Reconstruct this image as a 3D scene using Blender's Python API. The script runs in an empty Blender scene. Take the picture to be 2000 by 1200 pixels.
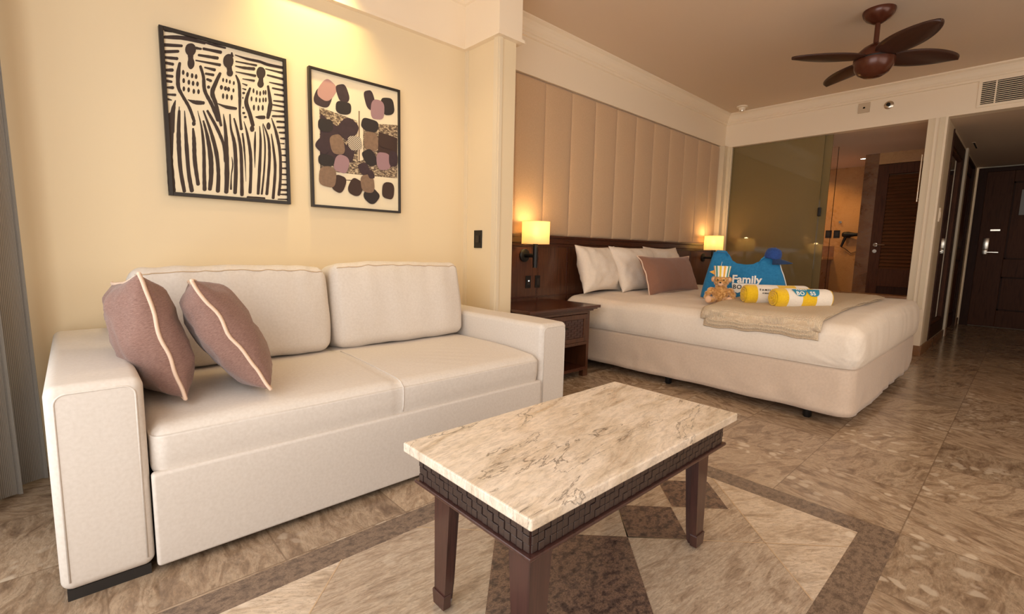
import bpy, bmesh, math, random
from mathutils import Vector, Matrix, noise, Euler
C = bpy.context.scene
COL = C.collection
random.seed(7)
PI = math.pi
# ------------------------------------------------------------------ camera
FPX, YAW, PITCH, ROLL, CAMH = 927.35, math.radians(47.2205), math.radians(6.8721), math.radians(1.2618), 1.0
_f = Vector((math.cos(YAW)*math.cos(PITCH), math.sin(YAW)*math.cos(PITCH), -math.sin(PITCH)))
_r0 = _f.cross(Vector((0, 0, 1))).normalized(); _u0 = _r0.cross(_f)
_R = _r0*math.cos(ROLL) + _u0*math.sin(ROLL); _U = -_r0*math.sin(ROLL) + _u0*math.cos(ROLL)
cam_data = bpy.data.cameras.new('camera')
cam = bpy.data.objects.new('camera', cam_data); COL.objects.link(cam)
cam_data.sensor_fit = 'HORIZONTAL'; cam_data.sensor_width = 36.0
cam_data.lens = FPX/2000*36.0; cam_data.clip_start = 0.02
cam.matrix_world = Matrix(((_R.x, _U.x, -_f.x, 0), (_R.y, _U.y, -_f.y, 0), (_R.z, _U.z, -_f.z, CAMH), (0, 0, 0, 1)))
C.camera = cam
# ------------------------------------------------------------------ world, exposure, daylight
C.view_settings.view_transform = 'Standard'; C.view_settings.look = 'None'
C.view_settings.gamma = 1.0; C.view_settings.use_curve_mapping = False
C.view_settings.exposure = 0.0
w = bpy.data.worlds.new('sky'); C.world = w; w.use_nodes = True
w.node_tree.nodes['Background'].inputs[0].default_value = (1.0, 0.95, .90, 1)
w.node_tree.nodes['Background'].inputs[1].default_value = 1.5

def light(name, kind, loc, energy, color, target=None, size=None, sy=None, spot=None, blend=.5, rad=None):
    l = bpy.data.lights.new(name, kind); l.energy = energy; l.color = color
    if size is not None and kind == 'AREA':
        l.size = size
        if sy: l.shape = 'RECTANGLE'; l.size_y = sy
    if rad is not None: l.shadow_soft_size = rad
    if spot: l.spot_size = math.radians(spot); l.spot_blend = blend
    o = bpy.data.objects.new(name, l); COL.objects.link(o); o.location = loc
    if target is not None:
        d = Vector(target)-Vector(loc); o.rotation_euler = d.to_track_quat('-Z', 'Y').to_euler()
    return o
# daylight through the balcony glazing (left of and behind the camera)
light('daylight', 'AREA', (-0.92, -0.05, 1.35), 62, (.91, .955, .98), target=(1, -.05, 1.2), size=3.5, sy=2.3)
# warm fill lamp added in the opening of the unseen right wall
light('fill_rear', 'AREA', (2.6, -1.78, 1.5), 17, (1.0, .84, .66), target=(2.6, 2, 1.1), size=3.2, sy=1.6)

def P(u, v, ax, c):
    "point of the plane (axis ax = c) seen at pixel u, v of the photograph: used to read sizes off it"
    d = _f*FPX + _R*(u-1000) - _U*(v-600); o = Vector((0, 0, CAMH)); t = (c-o[ax])/d[ax]; return o+d*t

# ------------------------------------------------------------------ materials
def s2l(c): return tuple((x/12.92 if x <= .04045 else ((x+.055)/1.055)**2.4) for x in c)
def rgb(r, g, b): return s2l((r/255, g/255, b/255))+(1,)
def newmat(name):
    m = bpy.data.materials.new(name); m.use_nodes = True
    nt = m.node_tree; return m, nt, nt.nodes['Principled BSDF']
def N(nt, t, **kw):
    n = nt.nodes.new(t)
    for k, v in kw.items():
        if k in n.inputs.keys(): n.inputs[k].default_value = v
        else: setattr(n, k, v)
    return n
def coords(nt, scale=(1, 1, 1), rot=(0, 0, 0), kind='Object'):
    tc = N(nt, 'ShaderNodeTexCoord'); mp = N(nt, 'ShaderNodeMapping')
    mp.inputs['Scale'].default_value = scale; mp.inputs['Rotation'].default_value = rot
    nt.links.new(tc.outputs[kind], mp.inputs[0]); return mp.outputs[0]
def ramp(nt, fac, stops):
    r = N(nt, 'ShaderNodeValToRGB'); e = r.color_ramp.elements
    while len(e) > 1: e.remove(e[-1])
    e[0].position = stops[0][0]; e[0].color = stops[0][1]
    for p, c in stops[1:]:
        x = e.new(p); x.color = c
    nt.links.new(fac, r.inputs[0]); return r.outputs[0]
def mixc(nt, fac, a, b, mode='MIX'):
    m = N(nt, 'ShaderNodeMix', data_type='RGBA', blend_type=mode)
    for s, v in ((0, fac), (6, a), (7, b)):
        if hasattr(v, 'links'): nt.links.new(v, m.inputs[s])
        else: m.inputs[s].default_value = v
    return m.outputs[2]
def bump(nt, bs, h, strength=.2, dist=.002):
    b = N(nt, 'ShaderNodeBump'); b.inputs['Strength'].default_value = strength; b.inputs['Distance'].default_value = dist
    nt.links.new(h, b.inputs['Height']); nt.links.new(b.outputs[0], bs.inputs['Normal'])
def plain(name, col, rough=.5, metal=0, spec=.5, var=.0, bscale=None, bstr=.1, sheen=0):
    m, nt, bs = newmat(name); bs.inputs['Roughness'].default_value = rough; bs.inputs['Metallic'].default_value = metal
    bs.inputs['Specular IOR Level'].default_value = spec
    v = coords(nt); n = N(nt, 'ShaderNodeTexNoise', Scale=3.0, Detail=4.0); nt.links.new(v, n.inputs['Vector'])
    d = tuple(c*(1-var) for c in col[:3])+(1,)
    nt.links.new(mixc(nt, n.outputs['Fac'], col, d), bs.inputs['Base Color'])
    if bscale:
        n2 = N(nt, 'ShaderNodeTexNoise', Scale=bscale, Detail=3.0); nt.links.new(v, n2.inputs['Vector']); bump(nt, bs, n2.outputs['Fac'], bstr, .002)
    if sheen: bs.inputs['Sheen Weight'].default_value = sheen
    return m
def emit(name, col, strength):
    m, nt, bs = newmat(name); bs.inputs['Emission Color'].default_value = col; bs.inputs['Emission Strength'].default_value = strength
    bs.inputs['Base Color'].default_value = col; return m
def fabric(name, col, col2, scale=260, streak=(1, 1, 6), bstr=.35, rough=.9, sheen=.25):
    m, nt, bs = newmat(name); bs.inputs['Roughness'].default_value = rough; bs.inputs['Specular IOR Level'].default_value = .2
    v = coords(nt, streak); n = N(nt, 'ShaderNodeTexNoise', Scale=scale/4, Detail=5.0); nt.links.new(v, n.inputs['Vector'])
    c = ramp(nt, n.outputs['Fac'], [(.3, col), (.7, col2)]); nt.links.new(c, bs.inputs['Base Color'])
    v2 = coords(nt); wv = N(nt, 'ShaderNodeTexNoise', Scale=scale, Detail=2.0); nt.links.new(v2, wv.inputs['Vector'])
    bump(nt, bs, wv.outputs['Fac'], bstr, .0015); bs.inputs['Sheen Weight'].default_value = sheen
    return m
def wood(name, a, b, axis='Z', rough=.32, scale=14, coat=.3):
    m, nt, bs = newmat(name); s = {'X': (1.2, scale, scale), 'Y': (scale, 1.2, scale), 'Z': (scale, scale, 1.2)}[axis]
    v = coords(nt, s); n = N(nt, 'ShaderNodeTexNoise', Scale=2.2, Detail=8.0, Roughness=.65, Distortion=.4); nt.links.new(v, n.inputs['Vector'])
    nt.links.new(ramp(nt, n.outputs['Fac'], [(.3, a), (.52, b), (.7, a)]), bs.inputs['Base Color'])
    bs.inputs['Roughness'].default_value = rough; bs.inputs['Coat Weight'].default_value = coat; bs.inputs['Coat Roughness'].default_value = .2
    bump(nt, bs, n.outputs['Fac'], .12, .002)
    if not coat: bs.inputs['Specular IOR Level'].default_value = .15
    return m
def mnode(nt, op, a, b=None):
    n = N(nt, 'ShaderNodeMath', operation=op)
    for i, v in enumerate((a, b)):
        if v is None: continue
        if hasattr(v, 'links'): nt.links.new(v, n.inputs[i])
        else: n.inputs[i].default_value = v
    return n.outputs[0]
def marble(name, cols, tile=None, org=(0, 0), veinscale=3.0, rough=.22, ang=0.0, grout=True, clast=.5, dark=(.20, .15, .11, 1), crack=.0, aniso=(1, 3.4, 1), fine=0, dist=1.1, vein_k=.55):
    "travertine / breccia stone; with tile, each slab gets its own vein direction and tint, and a hairline joint"
    m, nt, bs = newmat(name); tc = N(nt, 'ShaderNodeTexCoord'); L = nt.links
    base = tc.outputs['Object']
    if tile:
        sep = N(nt, 'ShaderNodeSeparateXYZ'); L.new(base, sep.inputs[0])
        ix = mnode(nt, 'DIVIDE', mnode(nt, 'SUBTRACT', sep.outputs[0], org[0]), tile); iy = mnode(nt, 'DIVIDE', mnode(nt, 'SUBTRACT', sep.outputs[1], org[1]), tile)
        fx, fy = mnode(nt, 'FLOOR', ix), mnode(nt, 'FLOOR', iy)
        cx = N(nt, 'ShaderNodeCombineXYZ'); L.new(fx, cx.inputs[0]); L.new(fy, cx.inputs[1])
        wn = N(nt, 'ShaderNodeTexWhiteNoise', noise_dimensions='3D'); L.new(cx.outputs[0], wn.inputs['Vector'])
        rot = N(nt, 'ShaderNodeVectorRotate', rotation_type='Z_AXIS'); L.new(base, rot.inputs['Vector'])
        L.new(mnode(nt, 'MULTIPLY', mnode(nt, 'ROUND', mnode(nt, 'MULTIPLY', wn.outputs['Value'], 5.0)), PI/2+.13), rot.inputs['Angle'])
        off = N(nt, 'ShaderNodeVectorMath', operation='MULTIPLY_ADD'); L.new(wn.outputs['Color'], off.inputs[0]); off.inputs[1].default_value = (9, 9, 9); L.new(rot.outputs[0], off.inputs[2])
        vec = off.outputs[0]
    else:
        mp = N(nt, 'ShaderNodeMapping'); mp.inputs['Rotation'].default_value = (0, 0, ang); L.new(base, mp.inputs[0]); vec = mp.outputs[0]
    mp2 = N(nt, 'ShaderNodeMapping'); mp2.inputs['Scale'].default_value = aniso; L.new(vec, mp2.inputs[0])
    n1 = N(nt, 'ShaderNodeTexNoise', Scale=veinscale, Detail=9.0, Roughness=.62, Distortion=dist); L.new(mp2.outputs[0], n1.inputs['Vector'])
    c = ramp(nt, n1.outputs['Fac'], [(.28, cols[0]), (.45, cols[1]), (.56, cols[2]), (.70, cols[1])])
    # fine dark veins
    n2 = N(nt, 'ShaderNodeTexNoise', Scale=veinscale*2.2, Detail=7.0, Roughness=.6, Distortion=1.6); L.new(mp2.outputs[0], n2.inputs['Vector'])
    vein = ramp(nt, n2.outputs['Fac'], [(.485, (0, 0, 0, 1)), (.50, (1, 1, 1, 1)), (.515, (0, 0, 0, 1))])
    c = mixc(nt, mnode(nt, 'MULTIPLY', vein, vein_k), c, dark)
    if crack:
        n4 = N(nt, 'ShaderNodeTexNoise', Scale=veinscale*.75, Detail=6.0, Roughness=.55, Distortion=1.0); L.new(mp2.outputs[0], n4.inputs['Vector'])
        cr = ramp(nt, n4.outputs['Fac'], [(.578, (0, 0, 0, 1)), (.588, (1, 1, 1, 1)), (.598, (0, 0, 0, 1))])
        n5 = N(nt, 'ShaderNodeTexNoise', Scale=3.0); L.new(vec, n5.inputs['Vector'])
        c = mixc(nt, mnode(nt, 'MULTIPLY', cr, crack), c, (.10, .07, .05, 1))
    if fine:
        n6 = N(nt, 'ShaderNodeTexNoise', Scale=veinscale*6, Detail=6.0, Roughness=.7, Distortion=.8); L.new(mp2.outputs[0], n6.inputs['Vector'])
        c = mixc(nt, fine, c, mixc(nt, 1.0, c, ramp(nt, n6.outputs['Fac'], [(.32, (.35, .32, .29, 1)), (.5, (.95, .94, .93, 1)), (.66, (1.35, 1.33, 1.3, 1))]), 'MULTIPLY'))
    # pale clasts
    if clast:
        vo = N(nt, 'ShaderNodeTexVoronoi', Scale=16.0, feature='F1'); 
        wv = N(nt, 'ShaderNodeTexNoise', Scale=5.0, Detail=3.0); L.new(vec, wv.inputs['Vector'])
        ad = N(nt, 'ShaderNodeVectorMath', operation='MULTIPLY_ADD'); L.new(wv.outputs['Color'], ad.inputs[0]); ad.inputs[1].default_value = (.16, .16, .16); L.new(vec, ad.inputs[2]); L.new(ad.outputs[0], vo.inputs['Vector'])
        n3 = N(nt, 'ShaderNodeTexNoise', Scale=2.3, Detail=2.0); L.new(vec, n3.inputs['Vector'])
        mask = mnode(nt, 'MULTIPLY', ramp(nt, vo.outputs['Distance'], [(.25, (1, 1, 1, 1)), (.38, (0, 0, 0, 1))]), ramp(nt, n3.outputs['Fac'], [(.5, (0, 0, 0, 1)), (.62, (1, 1, 1, 1))]))
        c = mixc(nt, mnode(nt, 'MULTIPLY', mask, clast), c, cols[3])
    if tile:
        c = mixc(nt, 1.0, c, ramp(nt, wn.outputs['Value'], [(0, (.80, .79, .78, 1)), (.5, (.96, .95, .94, 1)), (1, (1.12, 1.12, 1.1, 1))]), 'MULTIPLY')
        if grout:
            def edge(i):
                fr = mnode(nt, 'FRACT', i); return mnode(nt, 'MINIMUM', fr, mnode(nt, 'SUBTRACT', 1.0, fr))
            e = mnode(nt, 'MINIMUM', edge(ix), edge(iy)); g = mnode(nt, 'LESS_THAN', e, .0055)
            c = mixc(nt, mnode(nt, 'MULTIPLY', g, .6), c, (.16, .10, .06, 1))
    L.new(c, bs.inputs['Base Color'])
    bs.inputs['Roughness'].default_value = rough
    L.new(mnode(nt, 'MULTIPLY_ADD', n1.outputs['Fac'], .12) if False else ramp(nt, n1.outputs['Fac'], [(.3, (rough*.8,)*3+(1,)), (.7, (rough*1.3,)*3+(1,))]), bs.inputs['Roughness'])
    return m
M = {}
M['wall'] = plain('cream_wall_paint', rgb(236, 215, 179), .75, bscale=60, bstr=.05)
M['white'] = plain('warm_white_paint', rgb(248, 230, 204), .6)
M['ceil'] = plain('ceiling_paint', rgb(226, 203, 178), .8)
M['trimw'] = plain('satin_trim_paint', rgb(232, 214, 184), .45)
M['sofa'] = fabric('cream_leatherette', rgb(222, 212, 202), rgb(214, 203, 192), 400, (1, 1, 1), .05, .55, .05)
M['linen'] = fabric('white_cotton', rgb(236, 222, 206), rgb(230, 215, 198), 300, (1, 1, 1), .1, .85, .1)
M['skirt'] = fabric('bed_skirt_linen', rgb(214, 192, 172), rgb(206, 184, 164), 300, (1, 1, 1), .15)
M['mauve'] = fabric('mauve_brown_weave', rgb(122, 90, 80), rgb(154, 120, 108), 380, (1, 1, 7), .6)
M['brownp'] = fabric('cocoa_brown_weave', rgb(138, 96, 76), rgb(152, 110, 90), 380, (1, 1, 7), .4)
M['piping'] = plain('cream_piping', rgb(226, 196, 172), .7)
M['pad'] = fabric('beige_upholstery', rgb(214, 180, 144), rgb(206, 172, 136), 500, (1, 1, 1), .2)
M['mahog'] = wood('mahogany_panel', rgb(52, 27, 16), rgb(90, 52, 32), 'Z', .3, 26)
M['mahogx'] = wood('mahogany_rail', rgb(54, 27, 17), rgb(78, 40, 26), 'X', .25, 20)
M['table'] = wood('dark_table_wood', rgb(50, 29, 25), rgb(72, 43, 37), 'Z', .28, 26)
M['door'] = wood('walnut_door', rgb(74, 42, 26), rgb(96, 58, 36), 'Z', .5, 16, 0)
M['doordk'] = wood('dark_door_frame', rgb(54, 31, 21), rgb(68, 41, 27), 'Z', .5, 16, 0)
M['fan'] = wood('fan_wood', rgb(50, 26, 18), rgb(66, 36, 25), 'X', .45, 20, .1)
M['fanm'] = plain('fan_bronze_brown', rgb(88, 44, 28), .25, .2)
M['black'] = plain('black_frame', rgb(38, 30, 26), .4)
M['blackm'] = plain('matte_black_metal', rgb(28, 25, 24), .4, .3)
M['plinth'] = plain('dark_plinth', rgb(38, 33, 30), .6)
M['chrome'] = plain('brushed_chrome', rgb(215, 205, 190), .25, 1.0)
M['gap'] = plain('dark_gap', rgb(20, 15, 12), .8)
M['floor'] = marble('tan_travertine', [rgb(118, 95, 76), rgb(156, 131, 107), rgb(182, 159, 134), rgb(212, 194, 172)], tile=.43, org=(.01, .22), rough=.17, veinscale=6.5, aniso=(1, 2.6, 1), clast=.75, fine=.4)
M['inlay'] = marble('pale_travertine_inlay', [rgb(164, 142, 120), rgb(194, 172, 148), rgb(210, 190, 168), rgb(230, 214, 194)], veinscale=5.0, rough=.2, ang=.6, clast=.7, fine=.45)
M['inlayb'] = marble('banded_travertine_inlay', [rgb(142, 120, 100), rgb(174, 152, 130), rgb(190, 170, 148), rgb(214, 198, 178)], veinscale=6.0, rough=.2, ang=.1, aniso=(1, 5, 1), clast=.25, fine=.5)
M['granite'] = marble('brown_granite_inlay', [rgb(52, 42, 40), rgb(92, 74, 66), rgb(126, 100, 84), rgb(170, 138, 110)], veinscale=34, dist=.1, vein_k=.1, fine=.9, rough=.2, aniso=(1, 1.4, 1), clast=.4)
M['band'] = marble('brown_stone_border', [rgb(84, 68, 58), rgb(112, 94, 80), rgb(136, 114, 96), rgb(154, 130, 110)], veinscale=34, dist=.1, vein_k=.1, fine=.7, rough=.22, aniso=(1, 1.4, 1), clast=.3)
M['joint'] = plain('stone_joint', rgb(196, 166, 132), .6)
M['top'] = marble('cream_marble_top', [rgb(184, 162, 138), rgb(214, 196, 174), rgb(228, 212, 194), rgb(240, 230, 216)], veinscale=5.5, rough=.3, ang=-.18, clast=.3, dark=rgb(140, 108, 82), crack=.9, fine=.4, vein_k=.3, dist=.6, aniso=(.7, 2.6, 1))
M['bath'] = marble('honey_marble', [rgb(186, 138, 84), rgb(194, 146, 90), rgb(198, 150, 94), rgb(206, 160, 102)], veinscale=1.6, dark=rgb(176, 128, 76), rough=.3, aniso=(1, 1, 1.5))
M['bathdk'] = marble('brown_marble', [rgb(112, 74, 42), rgb(136, 92, 56), rgb(146, 104, 66), rgb(160, 118, 80)], veinscale=2.5, rough=.3, aniso=(1, 1, 1.5))
M['louv'] = wood('louvre_wood', rgb(92, 56, 34), rgb(116, 74, 46), 'Y', .45, 16, 0)
M['shade'] = None

# ------------------------------------------------------------------ mesh helpers
def prop(o, label=None, cat=None, group=None, kind=None):
    if label: o['label'] = label
    if cat: o['category'] = cat
    if group: o['group'] = group
    if kind: o['kind'] = kind
    return o
def thing(name, label, cat, loc=(0, 0, 0), rz=0, group=None):
    o = bpy.data.objects.new(name, None); COL.objects.link(o); o.location = loc; o.rotation_euler = (0, 0, rz); o.empty_display_size = .1
    return prop(o, label, cat, group)
def obj(name, bm, mat, parent=None, smooth=False, loc=None, label=None):
    me = bpy.data.meshes.new(name); bmesh.ops.recalc_face_normals(bm, faces=bm.faces); bm.to_mesh(me); bm.free()
    o = bpy.data.objects.new(name, me); COL.objects.link(o)
    for m in (mat if isinstance(mat, (list, tuple)) else [mat]): me.materials.append(m)
    if smooth:
        for p in me.polygons: p.use_smooth = True
        if smooth != 'all':
            try:
                me.set_sharp_from_angle(angle=math.radians(40))
            except Exception: pass
    if parent: o.parent = parent
    if loc: o.location = loc
    if label: o['label'] = label
    return o
def struct(name, bm, mat, parent=None, smooth=False):
    o = obj(name, bm, mat, parent, smooth)
    if not parent: o['kind'] = 'structure'
    return o
def box(bm, x0, x1, y0, y1, z0, z1, bev=0, seg=2, mi=0):
    b = bmesh.new(); bmesh.ops.create_cube(b, size=1)
    bmesh.ops.scale(b, vec=(abs(x1-x0), abs(y1-y0), abs(z1-z0)), verts=b.verts)
    bmesh.ops.translate(b, vec=((x0+x1)/2, (y0+y1)/2, (z0+z1)/2), verts=b.verts)
    if bev: bmesh.ops.bevel(b, geom=b.edges[:], offset=bev, segments=seg, affect='EDGES', profile=.5)
    merge(bm, b, mi); return bm
def merge(bm, b, mi=None, mat=None):
    vm = {}
    for v in b.verts: vm[v] = bm.verts.new(mat @ v.co if mat else v.co)
    for f in b.faces:
        try:
            nf = bm.faces.new([vm[v] for v in f.verts]); nf.material_index = f.material_index if mi is None else mi; nf.smooth = f.smooth
        except ValueError: pass
    b.free()
def B(*a, **k): bm = bmesh.new(); return box(bm, *a, **k)
def roundbox(x0, x1, y0, y1, z0, z1, r=.03, n=12, disp=None, nz=None):
    "box with rounded edges on an even dense grid, so cloth relief can be pushed into it"
    bm = bmesh.new(); c = Vector(((x0+x1)/2, (y0+y1)/2, (z0+z1)/2)); h = Vector((abs(x1-x0)/2, abs(y1-y0)/2, abs(z1-z0)/2))
    cell = min(h)*2/n if nz is None else nz
    cache = {}
    def param(hh):
        # positions along one axis: tight in the rounded ends
        k = max(2, int(round(2*(hh-r)/cell))); m = 4
        a = [-hh + r*(1-math.cos(i/m*PI/2)) if False else -hh + r*i/m for i in range(m)]
        a += [-(hh-r)+2*(hh-r)*i/k for i in range(k+1)]
        a += [hh-r + r*(i+1)/m for i in range(m)]
        return a
    ax = [param(h[i]) for i in range(3)]
    def vert(p):
        key = tuple(round(t, 5) for t in p)
        if key in cache: return cache[key]
        q = Vector([max(-(h[i]-r), min(h[i]-r, p[i])) for i in range(3)]); d = Vector(p)-q
        if d.length > 1e-9:
            # cube to sphere for the rounded part
            e = d/r; x, y, z = e
            s = Vector((x*math.sqrt(max(0, 1-y*y/2-z*z/2+y*y*z*z/3)), y*math.sqrt(max(0, 1-z*z/2-x*x/2+z*z*x*x/3)), z*math.sqrt(max(0, 1-x*x/2-y*y/2+x*x*y*y/3))))
            nn = s.normalized() if s.length > 1e-9 else Vector((0, 0, 1)); pos = q+s*r
        else: nn = Vector((0, 0, 1)); pos = q
        pos = pos+c
        if disp: pos = disp(pos, nn, Vector([(pos[i]-c[i])/h[i] for i in range(3)]))
        v = bm.verts.new(pos); cache[key] = v; return v
    for a in range(3):
        i, j = (a+1) % 3, (a+2) % 3
        for sgn in (-1, 1):
            for s in range(len(ax[i])-1):
                for t in range(len(ax[j])-1):
                    q = []
                    for (ss, tt) in ((s, t), (s+1, t), (s+1, t+1), (s, t+1)):
                        p = [0, 0, 0]; p[a] = sgn*h[a]; p[i] = ax[i][ss]; p[j] = ax[j][tt]; q.append(vert(p))
                    if len(set(q)) == 4:
                        try: bm.faces.new(q)
                        except ValueError: pass
    return bm
def lathe(bm, prof, c=(0, 0, 0), n=32, axis='Z', cap=True, sx=1, sy=1, mi=0):
    rings = []
    for r, z in prof:
        ring = []
        for k in range(n):
            a = 2*PI*k/n; p = Vector((r*math.cos(a)*sx, r*math.sin(a)*sy, z))
            if axis == 'X': p = Vector((p.z, p.x, p.y))
            if axis == 'Y': p = Vector((p.x, p.z, p.y))
            ring.append(bm.verts.new(p+Vector(c)))
        rings.append(ring)
    for a, b in zip(rings, rings[1:]):
        for k in range(n):
            f = bm.faces.new((a[k], a[(k+1) % n], b[(k+1) % n], b[k])); f.material_index = mi
    if cap:
        for r in (rings[0], rings[-1]):
            try: f = bm.faces.new(r); f.material_index = mi
            except ValueError: pass
    return bm
def tube(bm, pts, r, n=8, closed=False, mi=0):
    pts = [Vector(p) for p in pts]; rings = []; L = len(pts)
    up = Vector((0, 0, 1)); prev = None
    for i, p in enumerate(pts):
        t = (pts[(i+1) % L]-pts[i-1]) if closed else (pts[min(i+1, L-1)]-pts[max(i-1, 0)])
        t.normalize()
        if prev is None: a = t.orthogonal().normalized()
        else:
            a = prev-t*prev.dot(t)
            a = a.normalized() if a.length > 1e-6 else t.orthogonal().normalized()
        prev = a; b = t.cross(a); rr = r[i] if isinstance(r, (list, tuple)) else r
        rings.append([bm.verts.new(p+(a*math.cos(2*PI*k/n)+b*math.sin(2*PI*k/n))*rr) for k in range(n)])
    pairs = list(zip(rings, rings[1:]))
    for a, b in pairs:
        for k in range(n):
            f = bm.faces.new((a[k], a[(k+1) % n], b[(k+1) % n], b[k])); f.material_index = mi
    if closed:
        a, b = rings[-1], rings[0]
        # match the twist of the last ring
        best = min(range(n), key=lambda s: sum((a[k].co-b[(k+s) % n].co).length for k in range(n)))
        for k in range(n):
            f = bm.faces.new((a[k], a[(k+1) % n], b[(k+1+best) % n], b[(k+best) % n])); f.material_index = mi
    else:
        for rg in (rings[0], rings[-1]): bm.faces.new(rg).material_index = mi
    return bm
def prism(bm, poly, z0, z1, plane='XY', mi=0):
    "polygon (2-D points) given thickness along the third axis"
    def mk(p, z): return {'XY': (p[0], p[1], z), 'XZ': (p[0], z, p[1]), 'YZ': (z, p[0], p[1])}[plane]
    a = [bm.verts.new(mk(p, z0)) for p in poly]; b = [bm.verts.new(mk(p, z1)) for p in poly]
    bm.faces.new(a).material_index = mi; bm.faces.new(b[::-1]).material_index = mi
    for i in range(len(poly)):
        j = (i+1) % len(poly); bm.faces.new((a[i], b[i], b[j], a[j])).material_index = mi
    return bm
def ellipsoid(bm, c, r, n=16, rot=None, mi=0):
    b = bmesh.new(); bmesh.ops.create_uvsphere(b, u_segments=n*2, v_segments=n, radius=1)
    mat = Matrix.Translation(c) @ (rot.to_matrix().to_4x4() if rot else Matrix()) @ Matrix.Diagonal((r[0], r[1], r[2], 1))
    merge(bm, b, mi, mat); return bm
def fn(p, s, seed=0): return noise.noise(Vector(p)*s+Vector((seed*7.3, seed*3.1, seed*1.7)))
def pillow(name, mat, parent, w, h, t, seed=0, pinch=.07, n=30, pipe=None, wr=.006, corner=1.0):
    "stuffed square: w along local x, h along local z, thickness along local y, centred on the origin"
    bm = bmesh.new()
    def pos(u, v, s):
        px = 1-pinch*(1-abs(u)**2.2)*abs(v)**3*1.0; pz = 1-pinch*(1-abs(v)**2.2)*abs(u)**3
        x = u*w/2*(1-pinch*(1-v*v)*abs(u)**4); z = v*h/2*(1-pinch*(1-u*u)*abs(v)**4)
        th = t/2*max(0, (1-abs(u)**2.6))**.55*max(0, (1-abs(v)**2.6))**.55
        fold = (fn((x, z, s), 5/max(w, .1)*w+4, seed)*wr*1.6+fn((x*3, z*3, s), 7, seed+3)*wr)
        k = min(1, (1-max(abs(u), abs(v)))*5)
        # creases running in from the corners
        ang = math.atan2(abs(v), abs(u)); cr = math.sin(ang*18+seed)*wr*.7*max(0, (u*u+v*v)/2-.2)
        return Vector((x, s*(th+k*(fold+cr)), z))
    g = {}
    for s in (-1, 1):
        for i in range(n+1):
            for j in range(n+1):
                u = math.sin((i/n*2-1)*PI/2); v = math.sin((j/n*2-1)*PI/2); edge = i in (0, n) or j in (0, n)
                key = (i, j, 0 if edge else s)
                if key not in g: g[key] = bm.verts.new(pos(u, v, s) if not edge else Vector((pos(u, v, 1).x, 0, pos(u, v, 1).z)))
    for s in (-1, 1):
        for i in range(n):
            for j in range(n):
                q = []
                for a, b in ((i, j), (i+1, j), (i+1, j+1), (i, j+1)):
                    e = a in (0, n) or b in (0, n); q.append(g[(a, b, 0 if e else s)])
                try: bm.faces.new(q)
                except ValueError: pass
    o = obj(name, bm, mat, parent, 'all')
    if pipe:
        ring = [(i, 0) for i in range(n)]+[(n, j) for j in range(n)]+[(n-i, n) for i in range(n)]+[(0, n-j) for j in range(n)]
        pts = []
        for a, b in ring:
            u = math.sin((a/n*2-1)*PI/2); v = math.sin((b/n*2-1)*PI/2); p = pos(u, v, 1)
            wob = fn((p.x, p.z, 1), 11, seed)*.014*(1-max(abs(u), abs(v))**30*0); pts.append(Vector((p.x, wob, p.z)))
        obj('piping', tube(bmesh.new(), pts, pipe, 6, closed=True), M['piping'], o if parent else o, 'all')
    return o
_fonts = {}
def lay_on(o, pts, off=.0015):
    from mathutils.bvhtree import BVHTree
    me = o.data; t = BVHTree.FromPolygons([v.co for v in me.vertices], [list(p.vertices) for p in me.polygons]); out = []
    for p in pts:
        q, nrm, i_, d_ = t.find_nearest(Vector(p))
        if nrm.dot(Vector(p)-q) < 0 and d_ > .02: nrm = -nrm
        out.append(q+nrm*off)
    return out
def text_bm(s, size, bold=0.0, space=1.0, depth=.0006, shear=0):
    "outline lettering as a mesh in the XY plane, left aligned"
    cu = bpy.data.curves.new('t', 'FONT'); cu.body = s; cu.size = size; cu.offset = bold; cu.space_character = space; cu.extrude = depth; cu.resolution_u = 4; cu.shear = shear
    o = bpy.data.objects.new('t', cu); COL.objects.link(o); dg = bpy.context.evaluated_depsgraph_get()
    me = bpy.data.meshes.new_from_object(o.evaluated_get(dg)); bm = bmesh.new(); bm.from_mesh(me)
    bpy.data.objects.remove(o); bpy.data.curves.remove(cu); bpy.data.meshes.remove(me)
    return bm
def frame_mat(origin, ex, ey, ez):
    m = Matrix.Identity(4)
    for i, a in enumerate((ex, ey, ez)):
        a = Vector(a).normalized()
        for j in range(3): m[j][i] = a[j]
    for j in range(3): m[j][3] = origin[j]
    return m

# ================================================================== THE ROOM
XW, XE, YS, YB, YR, ZC = -.56, 6.38, 2.85, 2.90, -1.72, 2.79   # window wall, end wall, sofa wall, bed wall, right wall, ceiling
XH = 10.11; YH = .682; ZH = 2.385                                # hall end, hall left wall, hall ceiling
# ---- floor, with the inlaid stone carpet under the table
bm = bmesh.new(); box(bm, XW-.1, XH+.3, YR-.1, YB+.1, -.08, 0)
zt = .0006
def flat(bm, pts, z, mi):
    vs = [bm.verts.new((p[0], p[1], z)) for p in pts]; bm.faces.new(vs).material_index = mi
ox0, ox1, oy0, oy1, bw = -.06, 2.157, .218, 1.50, .107
ix0, ix1, iy0, iy1 = ox0+bw, ox1-bw, oy0+bw, oy1-bw; cxx, cyy = (ix0+ix1)/2, .862
for pts in (((ox0, oy0), (ox1, oy0), (ix1, iy0), (ix0, iy0)), ((ox1, oy0), (ox1, oy1), (ix1, iy1), (ix1, iy0)), ((ox1, oy1), (ox0, oy1), (ix0, iy1), (ix1, iy1)), ((ox0, oy1), (ox0, oy0), (ix0, iy0), (ix0, iy1))):
    flat(bm, pts, zt, 3)
flat(bm, ((ix0, iy0), (ix1, iy0), (ix1, iy1), (ix0, iy1)), zt, 1)
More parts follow.
